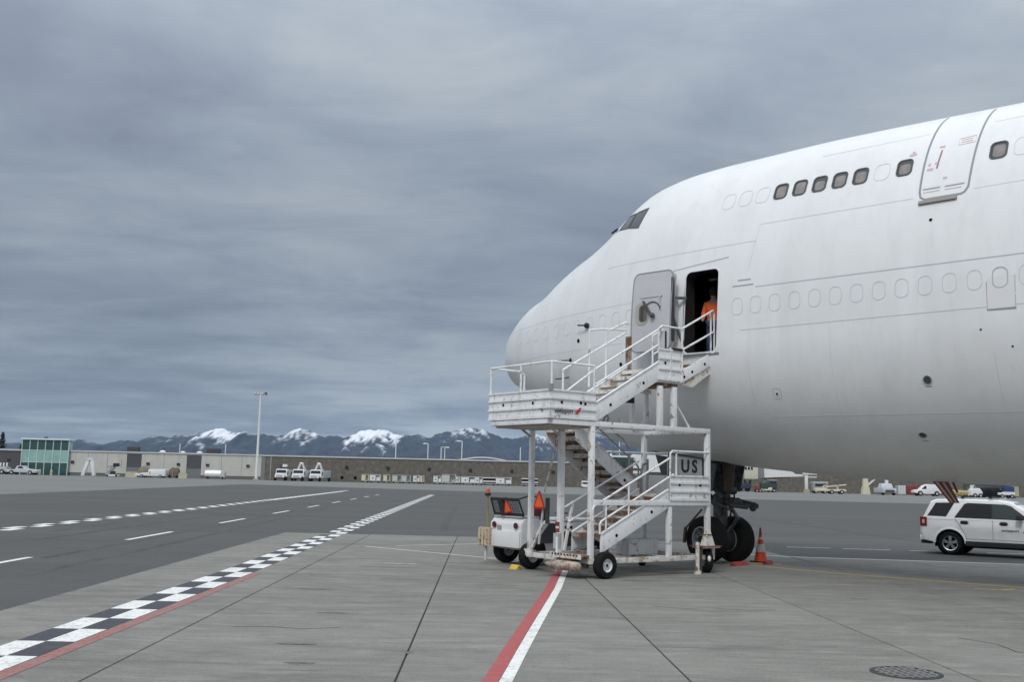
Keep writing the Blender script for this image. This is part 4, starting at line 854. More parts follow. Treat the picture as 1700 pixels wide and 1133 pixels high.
# yellow wheel chocks by the stairs' outer wheel, red ones by the nose wheel
def chock(loc, rz, m, lab, L_=.30, name='wheel_chock'):
    c = thing(name, lab, 'wheel chock', loc, rz)
    MB().prism([(-.09, 0), (.09, 0), (.03, .10), (-.03, .10)], -L_ / 2, L_ / 2).build('wedge', m, c, bevel=.012)
    MB().poly([(0, -L_ / 2, .05), (-.02, -L_ / 2 - .05, .06), (0, -L_ / 2 - .10, .02)], .008, 5).build('rope', M['blackm'], c)
    return c
chock(SW(3.52, -2.50), R(36.5), M['yellow'], 'yellow rubber chock against the left rear wheel of the stairs', .26)
chock(AW(-1.50, -.45), AYAW, mat('chock_red', (.30, .04, .03), .6, var=.2), 'long red wheel chock lying behind the nose wheel beside the cone', .62)
chock(AW(-1.30, .60), AYAW, mat('chock_red2', (.26, .045, .035), .6, var=.2), 'small red chock half hidden behind the cone', .3)
# traffic cone
cn = thing('traffic_cone', 'orange traffic cone with a white collar standing beside the nose wheel', 'traffic cone', (6.66, 27.40, 0))
bm_ = M['orange']
MB().lathe([(.17, .035), (.135, .22), (.125, .27), (.085, .47), (.06, .60), (.04, .70)], 28).build('cone_body', bm_, cn, smooth=40)
MB().lathe([(.128, .268), (.130, .272), (.090, .468), (.087, .472)], 28).build('reflective_collar', mat('collar_white', (.72, .70, .66), .5, var=.08, vs_=12), cn, smooth=40)
MB().lathe([(.064, .595), (.063, .60), (.055, .64), (.053, .645)], 28).build('upper_collar', M['whitem'], cn, smooth=40)
MB().lathe([(.04, .70), (.03, .82), (.022, .86), (.03, .88), (.012, .90)], 16).build('handle_tip', mat('tip_red', (.40, .05, .05), .5), cn, smooth=40)
MB().box(-.2, .2, -.2, .2, 0, .035).build('base', mat('cone_base', (.25, .035, .02), .7), cn, bevel=.01); cn.rotation_euler = (0, 0, R(30))

# ================================================================== sport utility vehicle
def suv():
    # X forward, Y left, Z up; near side (towards the camera) is Y = -.9
    az = R(23.8 - 90 + 90 - 58.0)         # heading: 58 degrees off the line of sight
    fx, fy = 13.91, 32.62                 # near rear wheel on the ground
    rz = R(-35.0); c, s = math.cos(rz), math.sin(rz)
    ox, oy = fx - (-1.31 * c - (-.76) * s), fy - (-1.31 * s + (-.76) * c)
    V = thing('parked_suv', 'white five-door SUV with dark windows parked at the right under the fuselage', 'car', (ox, oy, 0), rz)
    WX = (-1.31, 1.31); WR = .345
    def arch(x, r, n=10): return [(x + r * math.cos(PI * i / n), WR + r * math.sin(PI * i / n)) for i in range(n + 1)]
    # lower hull: rounded in plan by lofting several half-width levels
    prof = [(-2.16, .52), (-2.20, .60), (-2.20, .80), (-2.13, 1.08), (-2.10, 1.10), (1.02, 1.10), (1.95, .99), (2.17, .84), (2.22, .60), (2.14, .36), (1.31 + .44, .30)]
    hull = MB()
    outline = [(-2.14, .42)] + prof[:-1] + [(1.77, .33)] + arch(1.31, .43) + [(.84, .30), (-.84, .30)] + arch(-1.31, .43) + [(-1.78, .36)]
    n = len(outline)
    def inset(p, t):    # tumblehome: pull the ends in a little at the widest layer
        x, z = p; return (x * (1 - .035 * t) if abs(x) > 1.9 else x, z)
    def yy(z): return .90 - (.02 if z > .95 else 0) - (.03 if z > 1.05 else 0)
    P = []
    for y, t in ((-1, 1), (-.84, 0), (.84, 0), (1, 1)):
        for p in outline:
            q = inset(p, t); P.append((q[0], (math.copysign(yy(p[1]), y) if abs(y) == 1 else y), q[1]))
    F = [tuple(range(n))] + [(k * n + i, k * n + (i + 1) % n, (k + 1) * n + (i + 1) % n, (k + 1) * n + i) for k in range(3) for i in range(n)] + [tuple(range(4 * n - 1, 3 * n - 1, -1))]
    hull.add(P, F); body_o = hull.build('body', M['white'], V, bevel=.025, smooth=28)
    # greenhouse
    sec = [(-2.13, 1.08, .84), (-2.02, 1.36, .78), (-1.90, 1.62, .70), (-1.72, 1.70, .66), (-.9, 1.735, .67), (.1, 1.715, .66), (.42, 1.66, .65), (.80, 1.45, .74), (1.16, 1.12, .83)]
    base = 1.07; P = []; F = []
    for x, z, w in sec: P += [(x, -.865, base), (x, -w, z), (x, w, z), (x, .865, base)]
    # side surface split so that it leans in
    for i in range(len(sec) - 1):
        for e_ in range(3): F.append((4 * i + e_, 4 * i + e_ + 1, 4 * i + 4 + e_ + 1, 4 * i + 4 + e_))
    P = []; F = []
    def side(z): return .865 - (z - 1.07) * .31
    for x, z, w in sec:
        hz_ = max(z - .05, base + .001)
        P += [(x, -.865, base), (x, -side(hz_), hz_), (x, -side(z) + .06, z), (x, side(z) - .06, z), (x, side(hz_), hz_), (x, .865, base)]
    for i in range(len(sec) - 1):
        for e_ in range(5): F.append((6 * i + e_, 6 * i + e_ + 1, 6 * i + 7 + e_, 6 * i + 6 + e_))
    F += [tuple(range(6)), tuple(range(6 * len(sec) - 1, 6 * len(sec) - 7, -1))]
    MB().add(P, F).build('cabin', M['white'], V, smooth=32)
    def pane(name, pts, sgn, m, par=V, o=.006, thick=.008):
        P = [(x, sgn * (side(z) + o), z) for x, z in pts] + [(x, sgn * (side(z) + o - thick), z) for x, z in pts]; k = len(pts)
        return MB().add(P, [tuple(range(k)), tuple(range(2 * k - 1, k - 1, -1))] + [(i, (i + 1) % k, k + (i + 1) % k, k + i) for i in range(k)]).build(name, m, par)
    tint = mat('tinted_glass', (.022, .02, .024), .06, spec=.6); clear = mat('side_glass', (.05, .065, .062), .06, spec=.6)
    for sgn in (-1, 1):
        pane('window_trim', [(-1.98, 1.17), (-1.74, 1.58), (-1.18, 1.60), (-1.42, 1.16)], sgn, tint)
        pane('window_trim', [(-1.18, 1.135), (-.90, 1.56), (-.80, 1.60), (.28, 1.58), (.45, 1.53), (.98, 1.12)], sgn, M['black'], V, .004)
        pane('side_window', [(-1.13, 1.16), (-.87, 1.55), (-.77, 1.585), (-.10, 1.585), (-.10, 1.15)], sgn, tint, V, .010)
        pane('side_window', [(-.03, 1.15), (-.03, 1.58), (.26, 1.565), (.42, 1.51), (.66, 1.32), (.66, 1.13)], sgn, clear, V, .010)
        pane('mirror_triangle', [(.68, 1.13), (.68, 1.31), (.93, 1.125)], sgn, M['blackm'], V, .011)
        MB().taper(.60, .80, sgn * 1.0 - .10, sgn * 1.0 + .10, 1.13, 1.29, .03, .02).build('mirror', M['blackm'], V, bevel=.03)
        y = sgn * .895
        for x in (-1.0, .12):
            MB().box(x, x + .24, y - .02, y + .03, .985, 1.025).box(x + .03, x + .21, y - .01, y + .012, .95, 1.05).build('door_handle', M['blackm'], V, bevel=.01)
        for pts in ([(-.07, 1.10), (-.07, .50)], [(1.02, 1.08), (1.03, .75), (.90, .50)], [(-1.15, 1.12), (-1.02, .92), (-.86, .62), (-.82, .48)], [(-.85, .50), (.92, .50)]):
            b = MB()
            for p, q in zip(pts[:-1], pts[1:]): b.bar((p[0], sgn * .9035, p[1]), (q[0], sgn * .9035, q[1]), .012, .008, (0, 1, 0))
            b.build('door_gap', M['seamd'], V)
        MB().prism([(-.86, .28), (-.86, .43), (.86, .43), (.86, .28)], sgn * .885, sgn * .925).build('sill_cladding', M['blackm'], V, bevel=.01)
        for x in WX:
            P = arch(x, .435, 16); Q = arch(x, .50, 16); b = MB()
            for i in range(16): b.hexa([(P[i][0], sgn * .88, P[i][1]), (P[i + 1][0], sgn * .88, P[i + 1][1]), (P[i + 1][0], sgn * .925, P[i + 1][1]), (P[i][0], sgn * .925, P[i][1]),
                                        (Q[i][0], sgn * .88, Q[i][1]), (Q[i + 1][0], sgn * .88, Q[i + 1][1]), (Q[i + 1][0], sgn * .907, Q[i + 1][1]), (Q[i][0], sgn * .907, Q[i][1])])
            b.build('wheel_flare', M['white'], V, smooth=40)
            ww = MB().lathe([(.41, -.12), (.41, .12)], 24, (x, sgn * .72, WR + .02), 'y').build('wheel_well', M['hole'], V)
            wl = wheel_suv(x, sgn * .80, sgn, V)
        tl = MB().box(-2.185, -1.985, sgn * .80, sgn * .915, .85, 1.13) if sgn > 0 else MB().box(-2.185, -1.985, -.915, -.80, .85, 1.13)
        tl.build('tail_light', mat('tail_lamp_red', (.24, .012, .02), .2, coat=.6), V); MB().box(-2.12, -2.05, sgn * .90 - .02, sgn * .90 + .02, .93, 1.05).build('lamp_clear', M['pink'], V)
        MB().bar((-1.75, sgn * .60, 1.745), (.1, sgn * .60, 1.755), .03, .03).build('roof_rail', M['lgrey'], V)
        MB().box(1.99, 2.2, sgn * .72 - .14, sgn * .72 + .14, .80, .94).build('headlight', M['lamp'], V, bevel=.03)
    for x in (-.95, -.15): MB().box(x - .05, x + .05, -.66, .66, 1.76, 1.81).build('roof_bar', M['blackm'], V)
    MB().add([(-2.135, -.66, 1.18), (-2.135, .66, 1.18), (-1.93, .58, 1.58), (-1.93, -.58, 1.58)], [(0, 1, 2, 3)]).build('rear_window', tint, V)
    MB().add([(1.155, -.74, 1.15), (1.155, .74, 1.15), (.50, .58, 1.63), (.50, -.58, 1.63)], [(0, 1, 2, 3)]).build('windscreen', mat('windscreen_glass', (.22, .27, .27), .08, spec=.7), V)
    MB().box(-2.22, -2.02, -.86, .86, .40, .58).build('rear_bumper', M['white'], V, bevel=.04); MB().box(-2.19, -1.9, -.8, .8, .30, .40).build('bumper_valance', M['blackm'], V)
    MB().tube((-2.2, .45, .33), (-1.95, .45, .33), .035, 10).build('exhaust', M['grime'], V)
    MB().box(-1.8, 1.9, -.72, .72, .22, .34).build('underbody', M['hole'], V)
    MB().box(2.20, 2.235, -.45, .45, .62, .84).build('grille', M['black'], V)
    text('badge', '- - --', .07, M['grey_print'], V, (-1.87, -.905, 1.105), (R(90), 0, 0), .002)
    text('door_lettering', 'swissport', .125, M['dgrey'], V, (.42, -.9035, .80), (R(90), 0, 0), .001, bold=.002)
    lg = MB()
    for k in (0, 1):
        x, z = .76 + .05 * k, .75 + .055 * k
        lg.hexa([(x, -.904, z), (x + .07, -.904, z), (x + .07, -.902, z), (x, -.902, z), (x + .07, -.904, z + .09), (x + .14, -.904, z + .09), (x + .14, -.902, z + .09), (x + .07, -.902, z + .09)])
    lg.build('door_logo', mat('logo_red_car', (.5, .03, .06), .5), V)
    return V
def wheel_suv(x, y, sgn, V):
    r, w = .345, .22
    o = MB().lathe([(r * .66, -w / 2), (r * .9, -w / 2), (r * .97, -w * .4), (r, -w * .25), (r, w * .25), (r * .97, w * .4), (r * .9, w / 2), (r * .66, w / 2)], 40, (0, 0, 0), 'y', False).build('wheel', M['tyre'], V, smooth=30)
    o.location = (x, y, r)
    s = sgn
    MB().lathe([(r * .60, s * w * .42), (r * .67, s * w * .5), (r * .67, s * w * .3), (r * .60, s * -w * .2)], 36, (0, 0, 0), 'y', False).build('rim', M['chrome'], o, smooth=30)
    MB().lathe([(.01, 0), (r * .62, 0), (r * .62, s * w * .05), (.01, s * w * .05)], 28, (0, 0, 0), 'y').build('rim_back', M['hole'], o)
    b = MB().lathe([(.01, s * w * .2), (r * .16, s * w * .2), (r * .16, s * w * .46), (.01, s * w * .48)], 18, (0, 0, 0), 'y')
    for i in range(5):
        a = 2 * PI * i / 5 + .3; ca_, sa_ = math.cos(a), math.sin(a); t = Vector((-sa_, 0, ca_)); d = Vector((ca_, 0, sa_)); Y = Vector((0, s, 0))
        p, q = d * r * .12, d * r * .62
        b.hexa([p - t * .035 + Y * w * .26, p + t * .035 + Y * w * .26, q + t * .060 + Y * w * .26, q - t * .060 + Y * w * .26, p - t * .030 + Y * w * .44, p + t * .030 + Y * w * .44, q + t * .052 + Y * w * .42, q - t * .052 + Y * w * .42])
    b.build('spoke', M['chrome'], o)
    return o
suv()

# ================================================================== distance: terminal, walls, ramp vehicles
def fx(px, y): return y * ((px - 850) / 1700 + .0031) / 1.009      # survey bearing -> metres across at range y
def zz(npx, y): return npx * y / 1700                              # angular size -> metres at range y
WY = 308.0
M['stone'] = mat('rubble_stone', (.135, .122, .103), .9, var=.2, vs_=.8, bump=.4, bs=2, stain=[((.22, .20, .172), .9, .50, .60, .5), ((.06, .054, .046), 1.2, .56, .62, .5), ((.16, .12, .09), .5, .54, .64, .35), ((.27, .25, .22), 1.7, .60, .66, .4)])
M['precast'] = mat('precast_panel', (.52, .51, .47), .8, var=.05, vs_=.3, stain=[((.34, .33, .31), .5, .5, .75, .5, (1, 1, .2))])
M['cap'] = mat('parapet_cap', (.52, .53, .55), .6)
M['aqua'] = mat('aqua_spandrel', (.27, .46, .42), .25, var=.12, vs_=.5); M['gglass'] = mat('green_glass', (.035, .085, .078), .08, spec=.6); M['mull'] = mat('pale_mullion', (.52, .62, .60), .4)
M['conc'] = mat('yellowed_concrete', (.42, .40, .29), .85, var=.1, vs_=1)
wall = thing('stone_wall', 'long brown rubble stone perimeter wall with a pale coping behind the ramp', 'wall', (0, WY, 0))
x0, x1 = fx(434, WY), 250
MB().box(x0, x1, 0, .8, -.03, 7.05).build('masonry', M['stone'], wall)
MB().box(x0 - .1, x1, -.25, 1.0, 7.052, 7.45).build('coping', M['cap'], wall)
MB().box(x0 - .2, x0 + 1.0, -.1, .9, -.03, 7.04).build('end_pier', mat('pier_grey', (.20, .20, .20), .8), wall); MB().box(x0 + 2.6, x0 + 2.75, -.15, -.002, .2, 7.0).build('downpipe', M['lgrey'], wall)
for k in range(9):
    xx = fx(575 + 68.6 * k, WY); MB().box(xx - .45, xx + .45, -.35, -.002, 4.0, 4.75).build('wall_light', M['blackm'], wall)
for px in (545, 568, 590): xx = fx(px, WY); MB().lathe([(.5, 0), (.5, .05)], 12, (xx, -.06, 1.25), 'y').build('pipe_outlet', M['hole'], wall)

bl = thing('terminal_building', 'long low pale precast concrete terminal building with two tall dark doors', 'building', (0, WY, 0))
xa, xb = fx(112, WY), fx(434, WY)
dxs = [(fx(209.5, WY), fx(233.5, WY)), (fx(309, WY), fx(333, WY))]
ed = [xa]; segs = []
for a, b_ in dxs: segs.append((ed[-1], a)); ed.append(b_)
segs.append((ed[-1], xb))
MB().box(xa, xb, .5, 12, -.03, 7.1).build('core', M['dgrey'], bl)
for a, b_ in segs:
    n_ = max(1, round((b_ - a) / 5.6)); w_ = (b_ - a) / n_
    for i in range(n_): MB().box(a + i * w_ + .04, a + (i + 1) * w_ - .04, 0, .499, .95, 7.1).build('wall_panel', M['precast'], bl)
    MB().box(a, b_, .12, .498, -.02, .94).build('plinth', mat('plinth_dark', (.14, .14, .135), .8), bl)
MB().box(xa, xb, -.25, 12.2, 7.102, 7.5).build('parapet', M['cap'], bl)
for a, b_ in dxs:
    MB().box(a + .05, b_ - .05, .15, .497, 2.9, 6.7).build('door_upper', M['dgrey'], bl); MB().box(a + .05, b_ - .05, .1, .496, 0, 2.88).build('roller_door', mat('roller_grey', (.17, .18, .18), .6), bl)
    MB().box(a, b_, .2, .495, 6.71, 7.09).build('door_head', M['precast'], bl)
for px in (119.5, 245, 295.5, 344, 411):
    xx = fx(px, WY); MB().box(xx - .45, xx + .45, -.4, -.002, 3.75, 4.4).build('wall_light', M['blackm'], bl)
for px, w_, h_, lab in ((213.5, 3.4, 1.45, 'dark louvred rooftop unit on the pale terminal, the left one'), (348, 4.0, 1.45, 'dark louvred rooftop unit on the pale terminal, the right one')):
    t = thing('rooftop_unit', lab, 'rooftop unit', (fx(px, WY), WY + 3, 7.5), 0, 'rooftop units on the terminal')
    MB().box(-w_ / 2, w_ / 2, -1, 1, 0, h_).build('casing', mat('louvre_dark', (.05, .048, .05), .7), t, bevel=.03)
    for i in range(6): MB().box(-w_ / 2 + .1, w_ / 2 - .1, -1.05, -1.001, .15 + .2 * i, .25 + .2 * i).build('louvre', M['dgrey'], t)
for px, r, lab in ((264, .75, 'largest white domed vent, between the first roof unit and the thin post'), (298, .6, 'smallest white domed vent at the foot of the thin post'), (326, .7, 'white domed vent just left of the second roof unit')):
    t = thing('roof_vent', lab, 'roof vent', (fx(px, WY), WY + 2, 7.5), 0, 'white vents on the terminal roof')
    MB().ball((0, 0, .1), r, 12, 8, (1.3, 1, .75)).build('dome', M['whitem'], t, smooth=60); MB().box(-r, r, -r, r, 0, .15).build('curb', M['lgrey'], t)
bd = thing('dark_annexe', 'dark grey low annexe with a pale roof edge left of the glass tower', 'building', (0, WY + 1, 0))
MB().box(-190, fx(36, WY), 0, 10, -.03, 7.0).build('wall', mat('annexe_dark', (.085, .083, .085), .8, var=.06, vs_=.4), bd); MB().box(-190, fx(36, WY), -.3, 10.2, 7.002, 7.5).build('roof_edge', M['cap'], bd); MB().box(fx(11, WY) - .4, fx(11, WY) + .4, -.3, -.002, 4.0, 4.5).build('wall_light', M['blackm'], bd)
gt = thing('glass_tower', 'two-storey green glass entrance block with aqua spandrel panels', 'building', (0, WY - 1.0, 0))
ga, gb = fx(36, WY), fx(113.5, WY); gz = (0, 3.75, 7.25, 10.35)
MB().box(ga + .2, gb - .2, .5, 3.2, -.03, 10.3).build('core', M['aqua'], gt)
n_ = 6; cw = (gb - ga) / n_
for i in range(n_):
    for j, (m_, nm) in enumerate(((M['gglass'], 'pane'), (M['aqua'], 'spandrel_panel'), (M['gglass'], 'pane'))):
        MB().box(ga + i * cw + .12, ga + (i + 1) * cw - .12, .10, .3, gz[j] + .12, gz[j + 1] - .12).build(nm, m_, gt)
for i in range(n_ + 1):
    xx = ga + i * cw; MB().box(xx - .11, xx + .11, 0, .35, 0, 10.35).build('mullion', M['mull'], gt)
for z in gz[1:3]: MB().box(ga + .12, gb - .12, .02, .34, z - .11, z + .11).build('transom', M['mull'], gt)
MB().box(ga - .3, gb + .3, -.4, 3.5, 10.352, 10.85).build('roof_edge', mat('tower_cap', (.62, .70, .72), .5), gt)
MB().box(fx(66, WY) - .4, fx(66, WY) + .4, 3, 4, 10.852, 11.4).build('roof_box', M['dgrey'], gt)

def tree(name, label, px, y, h, r, seed, base=0):
    rg_ = random.Random(seed); t = thing(name, label, 'tree', (fx(px, y), y, base), 0, 'dark conifers behind the annexe')
    MB().tube((0, 0, 0), (.2, 0, h * .9), .32, 8, .05).build('trunk', mat('bark', (.06, .045, .035), .9), t)
    mb = MB()
    for k in range(1500):
        f = rg_.random() ** .8; z = h * (.12 + .88 * f); rr = r * (1 - f) ** .8 * (.55 + .45 * abs(math.sin(z * 2.1 + seed))) * math.sqrt(rg_.random()) + .05; a = rg_.uniform(0, 2 * PI)
        c = Vector((rr * math.cos(a), rr * math.sin(a), z - rr * .25)); d = Vector((math.cos(a), math.sin(a), -.35)).normalized(); s_ = rg_.uniform(.25, .6)
        u = d.cross(Vector((0, 0, 1))).normalized() * s_ * .45; mb.add([c - u, c + d * s_, c + u, c - d * s_ * .4 + Vector((0, 0, .1))], [(0, 1, 2, 3)])
    mb.build('crown', mat('conifer', (.035, .055, .04), .9, var=.4, vs_=.6), t, keep=True)
tree('conifer_tree', 'tall dark conifer above the annexe roof at the photo edge', 0, 330, 13.2, 3.4, 1)
tree('conifer_tree', 'smaller dark conifer peeping out just left of the glass tower', 32, 328, 9.4, 1.9, 2)
tree('conifer_tree', 'slim dark conifer showing just right of the glass tower', 115, 328, 8.9, 1.3, 3)

# floodlight mast and lamp posts
lm = thing('floodlight_mast', 'tall white floodlight mast in front of the wall corner', 'light mast', (fx(425.6, 296), 296, 0))
MB().tube((0, 0, 0), (0, 0, 24.4), .42, 12, .24).build('pole', M['whitem'], lm, smooth=50); MB().box(-.7, .7, -.7, .7, 0, .5).build('footing', M['conc'], lm)
MB().box(-1.9, 1.9, -.1, .1, 24.4, 24.65).build('crossbar', M['whitem'], lm)
for x in (-1.6, -.65, .5, 1.5): MB().taper(x - .38, x + .38, -.5, .15, 24.66, 25.25, .06, .1).build('floodlight', M['lgrey'] if x < 1 else M['dgrey'], lm)
for px, top, arm, y, lab, grp in ((655.5, 728, 0, 330, 'tall armless lamp post above the snowy dome of the mountains', 0), (709, 737, -1, 330, 'shorter of two lamp posts with an arm to the left', 1), (731, 743, 2, 330, 'left post of a close pair, with a level arm to the right', 2),
        (765.5, 733, -1, 330, 'taller of two lamp posts with an arm to the left', 1), (863, 743, 0, 330, 'thin armless lamp post just left of the stair posts', 0), (296, 737, 0, 340, 'thin armless post above the pale terminal between its dark doors', 0),
        (372, 738, 0, 340, 'thin armless post above the terminal right of the second roof unit', 0), (1028, 731, 0, 330, 'thin armless post seen between the stair handrails', 0), (737, 744, 0, 331, 'right post of a close pair, without an arm', 2)):
    hor = 794.8 + .0231 * (px - 850); h = 2.0 + zz(hor - top, y)
    t = thing('lamp_post', lab, 'lamp post', (fx(px, y), y, 0), 0, ('plain posts behind the wall', 'lamp posts with left arms', 'paired posts behind the wall')[grp])
    MB().tube((0, 0, 0), (0, 0, h), .20, 8, .16).build('pole', M['lamp'], t)
    if arm: MB().box(min(arm, 0) * 1.0, max(arm, 0) * .9, -.12, .12, h, h + .2).build('arm', M['whitem'], t); MB().taper(arm - .6, arm + .6, -.25, .25, h - .12, h + .22, .1, .05).build('lamp_head', M['lamp'], t)
# low white arched roof behind the wall
ac = thing('arched_roof', 'shallow white arched roof showing above the stone wall', 'roof', (fx(801, 420), 420, 0))
P = [(-10.4 + 20.8 * i / 16, 9.1 + 1.35 * math.sin(PI * i / 16)) for i in range(17)]
MB().prism([(x, z + .22) for x, z in P] + [(x, z - .22) for x, z in P[::-1]], 0, 14).build('roof', M['whitem'], ac, smooth=40)
for x in (-10, 10): MB().box(x - .3, x + .3, 0, 14, 0, 8.8).build('side_wall', M['lgrey'], ac)
for x in (-5, 0, 5): MB().box(x - .15, x + .15, .2, .5, 0, 9.6).build('column', M['lgrey'], ac)

def wheels(t, xs, y, r, w=.3):
    for x in xs: MB().lathe([(r * .4, -w / 2), (r, -w * .4), (r, w * .4), (r * .4, w / 2)], 16, (x, y, r), 'y').build('wheel', M['tyre'], t, smooth=30)
def deicer(px, label, boom):
    y = 297; t = thing('deicing_truck', label, 'deicing truck', (fx(px, y), y, 0), R(-13), 'deicing trucks by the stone wall'); t.scale = (1.2, 1.0, 1.12)
    MB().taper(-1.5, 1.5, -.9, 1.3, .9, 3.0, .12, .25, 0, .15).build('cab', M['white'], t, bevel=.08)
    MB().quad((-1.25, -.76, 2.0), (1.25, -.76, 2.0), (1.2, -.60, 2.72), (-1.2, -.60, 2.72)).build('windscreen', M['glass'], t)
    MB().taper(-1.25, 1.25, -1.9, -.85, .8, 1.75, .12, .12).build('bonnet', M['white'], t, bevel=.08); MB().box(-.8, .8, -1.95, -1.91, .95, 1.5).build('grille', M['lgrey'], t); MB().box(-1.4, 1.4, -2.1, -1.9, .5, .8).build('bumper', M['blackm'], t)
    MB().box(-1.4, 1.4, 1.4, 6.5, .9, 2.8).build('tank_body', mat('tank_pale', (.52, .56, .55), .5), t, bevel=.1)
    for x in (-1.7, 1.7): MB().box(x - .12, x + .12, -.7, -.5, 1.6, 2.4).build('mirror', M['dgrey'], t)
    for x in (-1.25, 1.25):
        for yy_ in (-1.2, 5.8): MB().lathe([(.2, -.2), (.55, -.17), (.55, .17), (.2, .2)], 16, (x, yy_, .55), 'x').build('wheel', M['tyre'], t)
    if boom == 'arch': MB().poly([(-.9, 1.5, 2.9), (-.2, .6, 3.9), (.3, .0, 4.55), (.8, -.1, 4.45), (1.0, .3, 3.6), (1.0, 1.2, 2.95)], .26, 8).build('boom', M['whitem'], t, smooth=50)
    else: MB().bar((-1.0, 1.6, 2.9), (-.9, .5, 4.2), .3, .3).bar((-.4, .4, 3.3), (1.0, .4, 3.9), .35, .6).bar((-.9, .5, 3.6), (1.6, 1.0, 3.2), .3, .35).build('boom', M['dgrey'], t); MB().box(.1, 1.1, -.2, .5, 3.5, 4.2).build('basket', M['whitem'], t)
    MB().box(-1.75, -1.55, -.3, 1.0, .7, 1.7).build('hose_locker', M['whitem'], t)
deicer(468.5, 'white deicing truck with dark folded boom, nearest the light mast', 'dark')
deicer(496.5, 'white deicing truck with arched white boom, middle of the three', 'arch')
deicer(525.5, 'white deicing truck with arched white boom, farthest from the light mast', 'arch')

def cart(px0, px1, style, label, top=789.0, grp='baggage carts along the stone wall'):
    y = 300; a, b_ = fx(px0, y), fx(px1, y); w_ = (b_ - a) / 2; t = thing('baggage_cart', label, 'baggage cart', ((a + b_) / 2, y, 0), 0, grp)
    base = 802 + (px0 - 620) * .0235; h = zz(802 - top, y)
    fr = {'cream': M['cream'], 'white': M['whitem'], 'green': mat('pale_green', (.50, .53, .49), .6), 'dark': M['dgrey']}[style]
    MB().box(-w_, w_, -.8, .8, .45, .62).build('deck', M['lgrey'], t); wheels(t, (-w_ * .7, w_ * .7), -.7, .25)
    for x in (-w_ + .08, w_ - .08):
        for yy_ in (-.75, .75): MB().box(x - .08, x + .08, yy_ - .06, yy_ + .06, .62, h).build('post', fr, t)
    if style == 'dark':
        MB().box(-w_, w_, -.85, .85, h - .25, h).build('roof', M['whitem'], t); MB().box(-w_ + .1, w_ - .1, .6, .7, .7, h - .3).build('curtain', M['blackm'], t); MB().box(-w_, w_, -.9, -.85, 1.0, 1.35).build('rail', M['whitem'], t)
    else:
        MB().box(-w_, w_, -.85, .85, h, h + .1).build('roof', fr, t)
        MB().box(-w_ + .1, w_ * .1, -.84, -.80, .7, h - .15).build('curtain', fr, t); MB().box(w_ * .15, w_ - .1, .5, .6, .7, h - .1).build('back_panel', fr if style != 'cream' else M['lgrey'], t)
        if style == 'white': MB().lathe([(.3, 0), (.3, .03)], 12, (-w_ * .4, -.87, h * .6), 'y').build('emblem', M['grey'], t); MB().box(w_ * .3, w_ - .15, -.86, -.8, .7, h * .7).build('curtain', M['whitem'], t)
for a in ((601, 613, 'cream', 'cream baggage cart, first of the row from the deicing trucks'), (614.5, 632, 'white', 'white baggage cart with bluish curtain between two cream carts'), (637, 648, 'cream', 'cream baggage cart right of the bluish white cart'),
          (652, 667, 'green', 'pale green baggage cart, left one of a touching pair'), (667.5, 682, 'green', 'pale green baggage cart, right one of a touching pair'), (686.5, 697, 'white', 'narrow white baggage cart beside a low cream cart'), (698, 704.5, 'cream', 'tiny cream cart at the gap in the cart row'),
          (720, 733, 'white', 'white baggage cart opening the right half of the cart row'), (734, 757, 'green', 'long pale green cart taller than its neighbours'), (757.5, 764, 'white', 'narrow white cart against the long pale green cart'), (766, 789, 'white', 'long white cart with a dark gap beneath'),
          (789.5, 801, 'white', 'short white cart left of the dark open cart'), (802, 823, 'dark', 'dark open baggage cart with white roof and rail'), (823.5, 849, 'white', 'long white cart at the right end of the row'), (866, 893, 'dark', 'dark open cart with white frame seen behind the stairs posts')):
    cart(a[0], a[1], a[2], a[3], 786.0 if a[2] == 'green' and a[0] > 700 else 789.0)

def vehicle(name, label, cat, px0, px1, y, prof, glass, col, wx, wr, halfw=1.5, flip=False, rz=0, extra=None):
    """side profile in fractions: x 0..1 along the length, z in metres"""
    L_ = fx(px1, y) - fx(px0, y); t = thing(name, label, cat, ((fx(px0, y) + fx(px1, y)) / 2, y, 0), rz)
    X = lambda f: (-L_ / 2 + L_ * f) * (-1 if flip else 1)
    MB().prism([(X(a), z) for a, z in prof], -halfw, halfw).build('body', col, t, bevel=.08)
    for g in glass:
        MB().prism([(X(a), z) for a, z in g], -halfw - .02, -halfw + .01).build('window', M['glass'], t); MB().prism([(X(a), z) for a, z in g], halfw - .01, halfw + .02).build('window', M['glass'], t)
    for f in wx:
        for yy_ in (-halfw + .1, halfw - .1): o = MB().lathe([(wr * .45, -.16), (wr, -.13), (wr, .13), (wr * .45, .16)], 18, (X(f), yy_ - .08 * (1 if yy_ < 0 else -1), wr), 'y').build('wheel', M['tyre'], t, smooth=30); MB().lathe([(.02, -.19), (wr * .5, -.19), (wr * .5, .19), (.02, .19)], 14, (X(f), yy_ - .08 * (1 if yy_ < 0 else -1), wr), 'y').build('hub', M['lgrey'], o)
    if extra: extra(t, X, L_)
    return t
